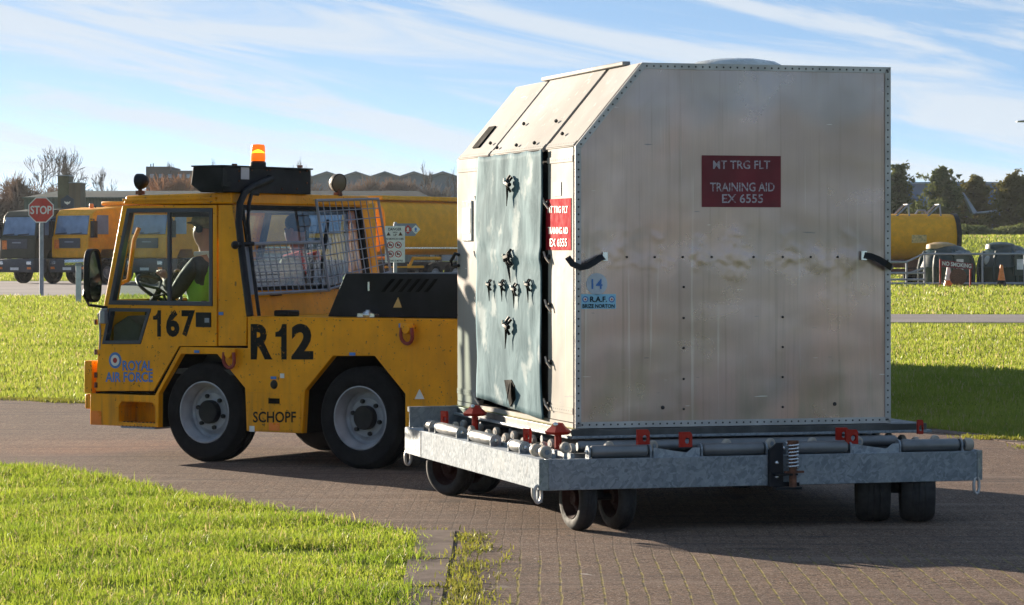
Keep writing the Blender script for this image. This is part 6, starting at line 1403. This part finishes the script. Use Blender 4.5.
for x_, y_ in ((0, -15), (-2.2, 0), (2.2, 0)): mb.cyl((x_, y_, .4), (x_, y_, zf), .15, 8); mb.lathe([(.0001, -.2), (.5, -.2), (.5, .2), (.0001, .2)], (x_, y_, .5), (1, 0, 0), 16)
mb.build('landing_gear', M['black'], r)

# ------------------------------------------------------------------ trees
M['bark'] = m_simple('grey brown bark', (.075, .06, .05), .9, var=.3, scale=2)
M['twig'] = m_simple('russet twigs', (.13, .085, .065), .9, var=.25, scale=.5)
def branch_mesh(mb, base, H_, spread, depth, seed, lean=0.0, tr=.03, split=(2, 3), up=.25, n0=5, rec=None, trunk=.36, rmin=.03):
    rnd = random.Random(seed)
    def grow(p, d, L, r_, k):
        pts = [p]; rs = [r_]; q = p.copy(); dd = d.copy()
        for i in range(3):
            dd = (dd+Vector((rnd.gauss(0, .12), rnd.gauss(0, .12), rnd.gauss(0, .06)+up*.12))).normalized(); q = q+dd*L/3; pts.append(q.copy()); rs.append(max(rmin, r_*(1-.09*(i+1))))
        mb.tube(pts, rs, n0 if k > 2 else (4 if k > 1 else 3), caps=False)
        if rec is not None and k <= 1: rec.append((pts[-1], dd)); rec.append((pts[-2], dd))
        if k <= 0: return
        for b in range(rnd.choice(split)+(1 if k == depth else 0)):
            a = rnd.uniform(0, 2*math.pi); s_ = spread*rnd.uniform(.6, 1.25); u = dd.orthogonal().normalized(); w = dd.cross(u)
            nd = (dd*math.cos(s_)+(u*math.cos(a)+w*math.sin(a))*math.sin(s_)+Vector((0, 0, up*.4))).normalized()
            grow(pts[-1] if rnd.random() < .65 else pts[-2], nd, L*rnd.uniform(.62, .86), max(rmin, rs[-1]*.70), k-1)
    grow(Vector(base), Vector((lean, 0, 1)).normalized(), H_*trunk, H_*tr, depth)
def bare_tree(label, px, py_top, Yd, seed, spread=.55, depth=6, mat=None, group='bare trees beyond the buildings', width=None, base=0.0, split=(2, 3), up=.25, trunk=.36):
    g = (RX(px, Yd), Yd); r = thing('bare_tree', label, 'tree', (g[0], g[1], base), 0, group)
    Ht = EYE+(250-py_top)*Yd/FPX-base; mb = MB(); branch_mesh(mb, (0, 0, 0), Ht, spread, depth, seed, split=split, up=up, trunk=trunk, rmin=.46*Yd/FPX)
    V_ = np.array(mb.v); zs = Ht/V_[:, 2].max(); xs_ = zs
    if width: xs_ = width*Yd/FPX/(V_[:, 0].max()-V_[:, 0].min())
    V_[:, 2] *= zs; V_[:, :2] *= xs_; mb.v = [tuple(v) for v in V_]
    nf = 4*3; mb2 = MB()
    # trunk is the first tube (three rings), the rest is crown
    kv = 4*5; mb2.v = mb.v[:kv]; mb2.f = [f for f in mb.f if max(f) < kv]; mb2.m = [0]*len(mb2.f)
    mb2.build('trunk', mat or M['bark'], r)
    mb.f = [f for f in mb.f if max(f) >= kv]; mb.m = [0]*len(mb.f); mb.build('crown', mat or M['bark'], r, recalc=False, smooth=180); return r
bare_tree('big bare tree with a wide crown at the left, behind the shed end', 38, 145, 290, 3, .56, 7, width=66, trunk=.5, split=(3, 3, 2))
bare_tree('smaller rounded bare tree between the brick tower and the tractor roof', 112, 165.5, 300, 12, .5, 6, width=29, trunk=.45)
bare_tree('low bare tree just left of the black roof box', 176, 161, 420, 5, .6, 6, width=22, trunk=.5)
bare_tree('low bare tree above the left end of the black roof box', 211, 157.5, 420, 8, .6, 6, width=26)
bare_tree('wide bare tree behind the beacon and the right end of the roof box', 296, 155.5, 420, 21, .6, 6, width=40, trunk=.5)
bare_tree('tall bare tree above the hangar gables, left of the container', 424, 159.5, 380, 31, .5, 6, width=32)
bare_tree('small bare tree above the hangar touching the container edge', 455, 167, 380, 33, .55, 6, width=26)
bare_tree('thin bare tree over the hangar gable', 340, 176, 395, 37, .55, 6, width=26)
def shrub(label, px, Yd, w_px, py_top, mat, seed, base=0.0, group=None, n=2600, cat='tree', name='bare_shrub'):
    """twiggy leafless thicket: stems with many fine shoots"""
    r = thing(name, label, cat, (RX(px, Yd), Yd, base), 0, group); rnd = random.Random(seed); k_ = Yd/FPX; W2 = w_px*k_/2; Ht = EYE+(250-py_top)*k_-base
    st = MB()
    for i in range(7): x_ = rnd.uniform(-.5, .5)*W2; st.tube([(x_*.4, 0, 0), (x_*.8, rnd.uniform(-1, 1), Ht*.35), (x_*1.1, rnd.uniform(-1, 1), Ht*.7)], [.12, .08, .03], 5)
    st.build('trunk', M['bark'], r)
    mb = MB(); lobes = [(rnd.uniform(-.8, .8)*W2, rnd.uniform(-2, 2), Ht*rnd.uniform(.35, .72), W2*rnd.uniform(.22, .45), Ht*rnd.uniform(.2, .36)) for _ in range(9)]
    for i in range(n):
        lx, ly, lz, lr, lh = rnd.choice(lobes); v = Vector((rnd.gauss(0, 1), rnd.gauss(0, 1), rnd.gauss(0, 1))).normalized()*rnd.random()**.4
        p_ = Vector((lx+v.x*lr, ly+v.y*lr, min(Ht*rnd.uniform(.80, .90), max(.1, lz+v.z*lh)))); d = Vector((v.x*.6+rnd.gauss(0, .4), rnd.gauss(0, .4), .8+rnd.gauss(0, .4))).normalized()
        L_ = rnd.uniform(.5, 1.3)*k_*14; w_ = k_*rnd.uniform(.35, .7); s_ = d.orthogonal().normalized()*w_
        mb.add([p_-s_, p_+s_, p_+d*L_+s_*.3, p_+d*L_-s_*.3], [(0, 1, 2, 3)])
        if rnd.random() < .6: e_ = (d+Vector((rnd.gauss(0, .6), 0, rnd.gauss(0, .4)))).normalized(); q_ = p_+d*L_*.4; mb.add([q_-s_*.6, q_+s_*.6, q_+e_*L_*.6], [(0, 1, 2)])
    mb.build('crown', mat, r, recalc=False); return r
M['twig_warm'] = m_leaf('warm brown twigs', ((.12, .085, .07), (.17, .12, .095), (.20, .125, .07)), .25, .3)
M['twig_grey'] = m_leaf('grey brown twigs', ((.12, .10, .09), (.165, .13, .115), (.19, .125, .09)), .2, .3)
M['rusty'] = m_leaf('rusty autumn leaves', ((.15, .075, .045), (.20, .10, .05), (.24, .10, .03)), .3, .3)
shrub('brown leafless thicket at the far left, behind the army lorry', 6, 250, 46, 175, M['twig_warm'], 1, n=4200)
shrub('brown leafless thicket under the big bare tree', 44, 262, 44, 185, M['twig_warm'], 2)
gH = 'shrubs along the hangar'
shrub('rusty autumn shrub in front of the flat roofed block', 168, 300, 40, 174, M['rusty'], 4, n=3600)
shrub('rusty autumn shrub showing left of the roof box', 190, 305, 26, 178, M['twig_warm'], 6)
for i, (px, top, w, lab) in enumerate(((300, 186, 44, 'grey brown thicket below the right end of the roof box'), (340, 186, 48, 'grey brown thicket behind the round rear work lamp'), (383, 181, 44, 'russet rounded thicket between two hangar gables, right of the work lamp'), (408, 180, 40, 'russet rounded thicket, second left of the container'), (440, 185, 52, 'grey brown thicket touching the container edge'))):
    shrub(lab, px, 330, w, top, M['twig_grey'] if i != 2 and i != 3 else M['twig_warm'], 40+i, group=gH, n=3800)
# the leafy trees on the right
M['leaf_dark'] = m_leaf('dark green leaves', ((.065, .09, .03), (.12, .15, .045), (.17, .165, .055)), .35, .4)
M['leaf_olive'] = m_leaf('olive autumn leaves', ((.09, .09, .025), (.15, .14, .035), (.20, .155, .04)), .4, .4)
def leafy(label, px, py_top, w_px, Yd, mat, seed, base, py_bot=232):
    k_ = Yd/FPX; r = thing('leafy_tree', label, 'tree', (RX(px, Yd), Yd, base), 0, 'dark trees in front of the blue hangar'); rnd = random.Random(seed); Ht = EYE+(250-py_top)*k_-base; W2 = w_px*k_/2
    lo = max(.6, EYE+(250-py_bot)*k_-base); rec = []
    tb = MB(); tb.tube([(0, 0, 0), (.1, 0, Ht*.4), (-.05, .1, Ht*.75), (0, 0, Ht*.97)], [.24, .18, .1, .03], 8); tr2 = tb.build('trunk', M['bark'], r)
    lb_ = MB(); tips = []
    for i in range(70):
        f_ = rnd.random()**.85; z_ = lo+(Ht-lo)*f_*.93 if i > 12 else lo*(.4+.5*rnd.random()); a = rnd.uniform(0, 2*math.pi); prof_ = min(1, .85+f_)*(1.02-f_)**.66*1.1; L_ = W2*prof_*rnd.uniform(.55, 1.12); b0 = Vector((0, 0, z_*.92)); b1 = Vector((math.cos(a)*L_, math.sin(a)*L_, z_+L_*rnd.uniform(.1, .5)))
        lb_.tube([b0, b0.lerp(b1, .5)+Vector((0, 0, .1)), b1], [.06, .04, .015], 4)
        for q in (.3, .5, .68, .85, 1.0): tips.append((b0.lerp(b1, q)+Vector((rnd.gauss(0, .12), rnd.gauss(0, .12), rnd.gauss(0, .12)))*W2, W2*(.10+.15*(1-f_))*rnd.uniform(.5, 1.2)))
    lb_.build('limb', M['bark'], r)
    for i in range(14): tips.append((Vector((rnd.gauss(0, .05)*W2, rnd.gauss(0, .05)*W2, Ht*(.86+.01*i))), W2*.07))
    mb = MB()
    for c_, rad in tips:
        for i in range(24):
            v = Vector((rnd.gauss(0, 1), rnd.gauss(0, 1), rnd.gauss(0, .8)))*.55*rad; p_ = c_+v; s_ = rnd.uniform(.10, .22)
            u = Vector((rnd.gauss(0, 1), rnd.gauss(0, 1), rnd.gauss(0, 1))).normalized(); w = u.orthogonal().normalized()
            mb.add([p_-u*s_, p_+w*s_*.5, p_+u*s_, p_-w*s_*.5], [(0, 1, 2, 3)])
    mb.build('crown', mat, r, recalc=False); return r
B0 = 2.45
leafy('dark green tree just right of the container edge, left of the others', 899, 165, 56, 232, M['leaf_dark'], 3, B0)
leafy('tall dark green tree above the bowser end and the tan lidded tank', 942, 167, 54, 226, M['leaf_dark'], 5, B0)
leafy('olive green tree behind the upturned wing tip', 975, 177, 52, 230, M['leaf_olive'], 8, B0)
leafy('olive green tree at the right edge of the picture behind the wing', 1014, 175, 58, 224, M['leaf_olive'], 13, B0)
leafy('dark green tree hidden mostly by the container', 862, 170, 56, 235, M['leaf_dark'], 17, B0)
def hedge(label, px0, px1, Yd, py_top, mat, seed, base):
    k_ = Yd/FPX; r = thing('hedge', label, 'hedge', (RX((px0+px1)/2, Yd), Yd, base)); rnd = random.Random(seed); W2 = (px1-px0)*k_/2; Ht = EYE+(250-py_top)*k_-base
    st = MB()
    for i in range(12): x_ = rnd.uniform(-1, 1)*W2; st.tube([(x_, 0, 0), (x_+.1, .1, Ht*.6)], .05, 5)
    st.build('stem', M['bark'], r); mb = MB()
    for i in range(15000):
        x_ = rnd.uniform(-1, 1)*W2; top = Ht*(.78+.16*math.sin(x_*1.7)+.08*math.sin(x_*4.1)); p_ = Vector((x_, rnd.gauss(0, .8), top*rnd.random()**.7)); s_ = rnd.uniform(.08, .17)
        u = Vector((rnd.gauss(0, 1), rnd.gauss(0, 1), rnd.gauss(0, 1))).normalized(); w = u.orthogonal().normalized(); mb.add([p_-u*s_, p_+w*s_*.5, p_+u*s_, p_-w*s_*.5], [(0, 1, 2, 3)])
    mb.build('foliage', mat, r, recalc=False)
hedge('low dark hedge at the foot of the green trees on the right', 850, 1060, 214, 224, M['leaf_dark'], 2, B0)

# ------------------------------------------------------------------ unseen box trailer added behind the container to throw the long shade across the grass
r = thing('shade_trailer', 'unseen box trailer added behind the big container to shade the lawn', 'trailer', (1.35, 36.0, 0), math.radians(6)); HB = 1.55
mb = MB(); mb.bx(-1.2, 1.2, -7.6, 8.2, .5, HB); mb.build('box', M['olive'], r, bevel=.02)
mb = MB(); mb.bx(-1.22, 1.22, -7.65, 8.25, HB, HB+.05); mb.build('lid', M['olive'], r)
for y_ in (-6.5, -5.5, 5.5, 6.5):
    for s_ in (1, -1): mb = MB(); mb.lathe([(.0001, .1), (.2, .08), (.36, .12), (.42, .06), (.42, -.1), (.2, -.12)], (s_*1.05, y_, .42), (s_, 0, 0), 24); mb.build('wheel', M['rubber'], r)

# ------------------------------------------------------------------ thin autumn haze over the airfield
t = NT('airfield haze'); t.t.nodes.remove(t.b); v = t.n('ShaderNodeVolumePrincipled'); v.inputs['Color'].default_value = (0.86, 0.92, 1.0, 1); v.inputs['Density'].default_value = 0.00012; v.inputs['Anisotropy'].default_value = 0.2
t.l(v.outputs[0], t.o.inputs['Volume'])
mb = MB(); mb.bx(-1700, 1700, -80, 4200, -1.2, 32); o = setp(mb.build('haze', t.m), kind='stuff'); o['label'] = 'thin pale autumn haze over the airfield'; o['category'] = 'haze'
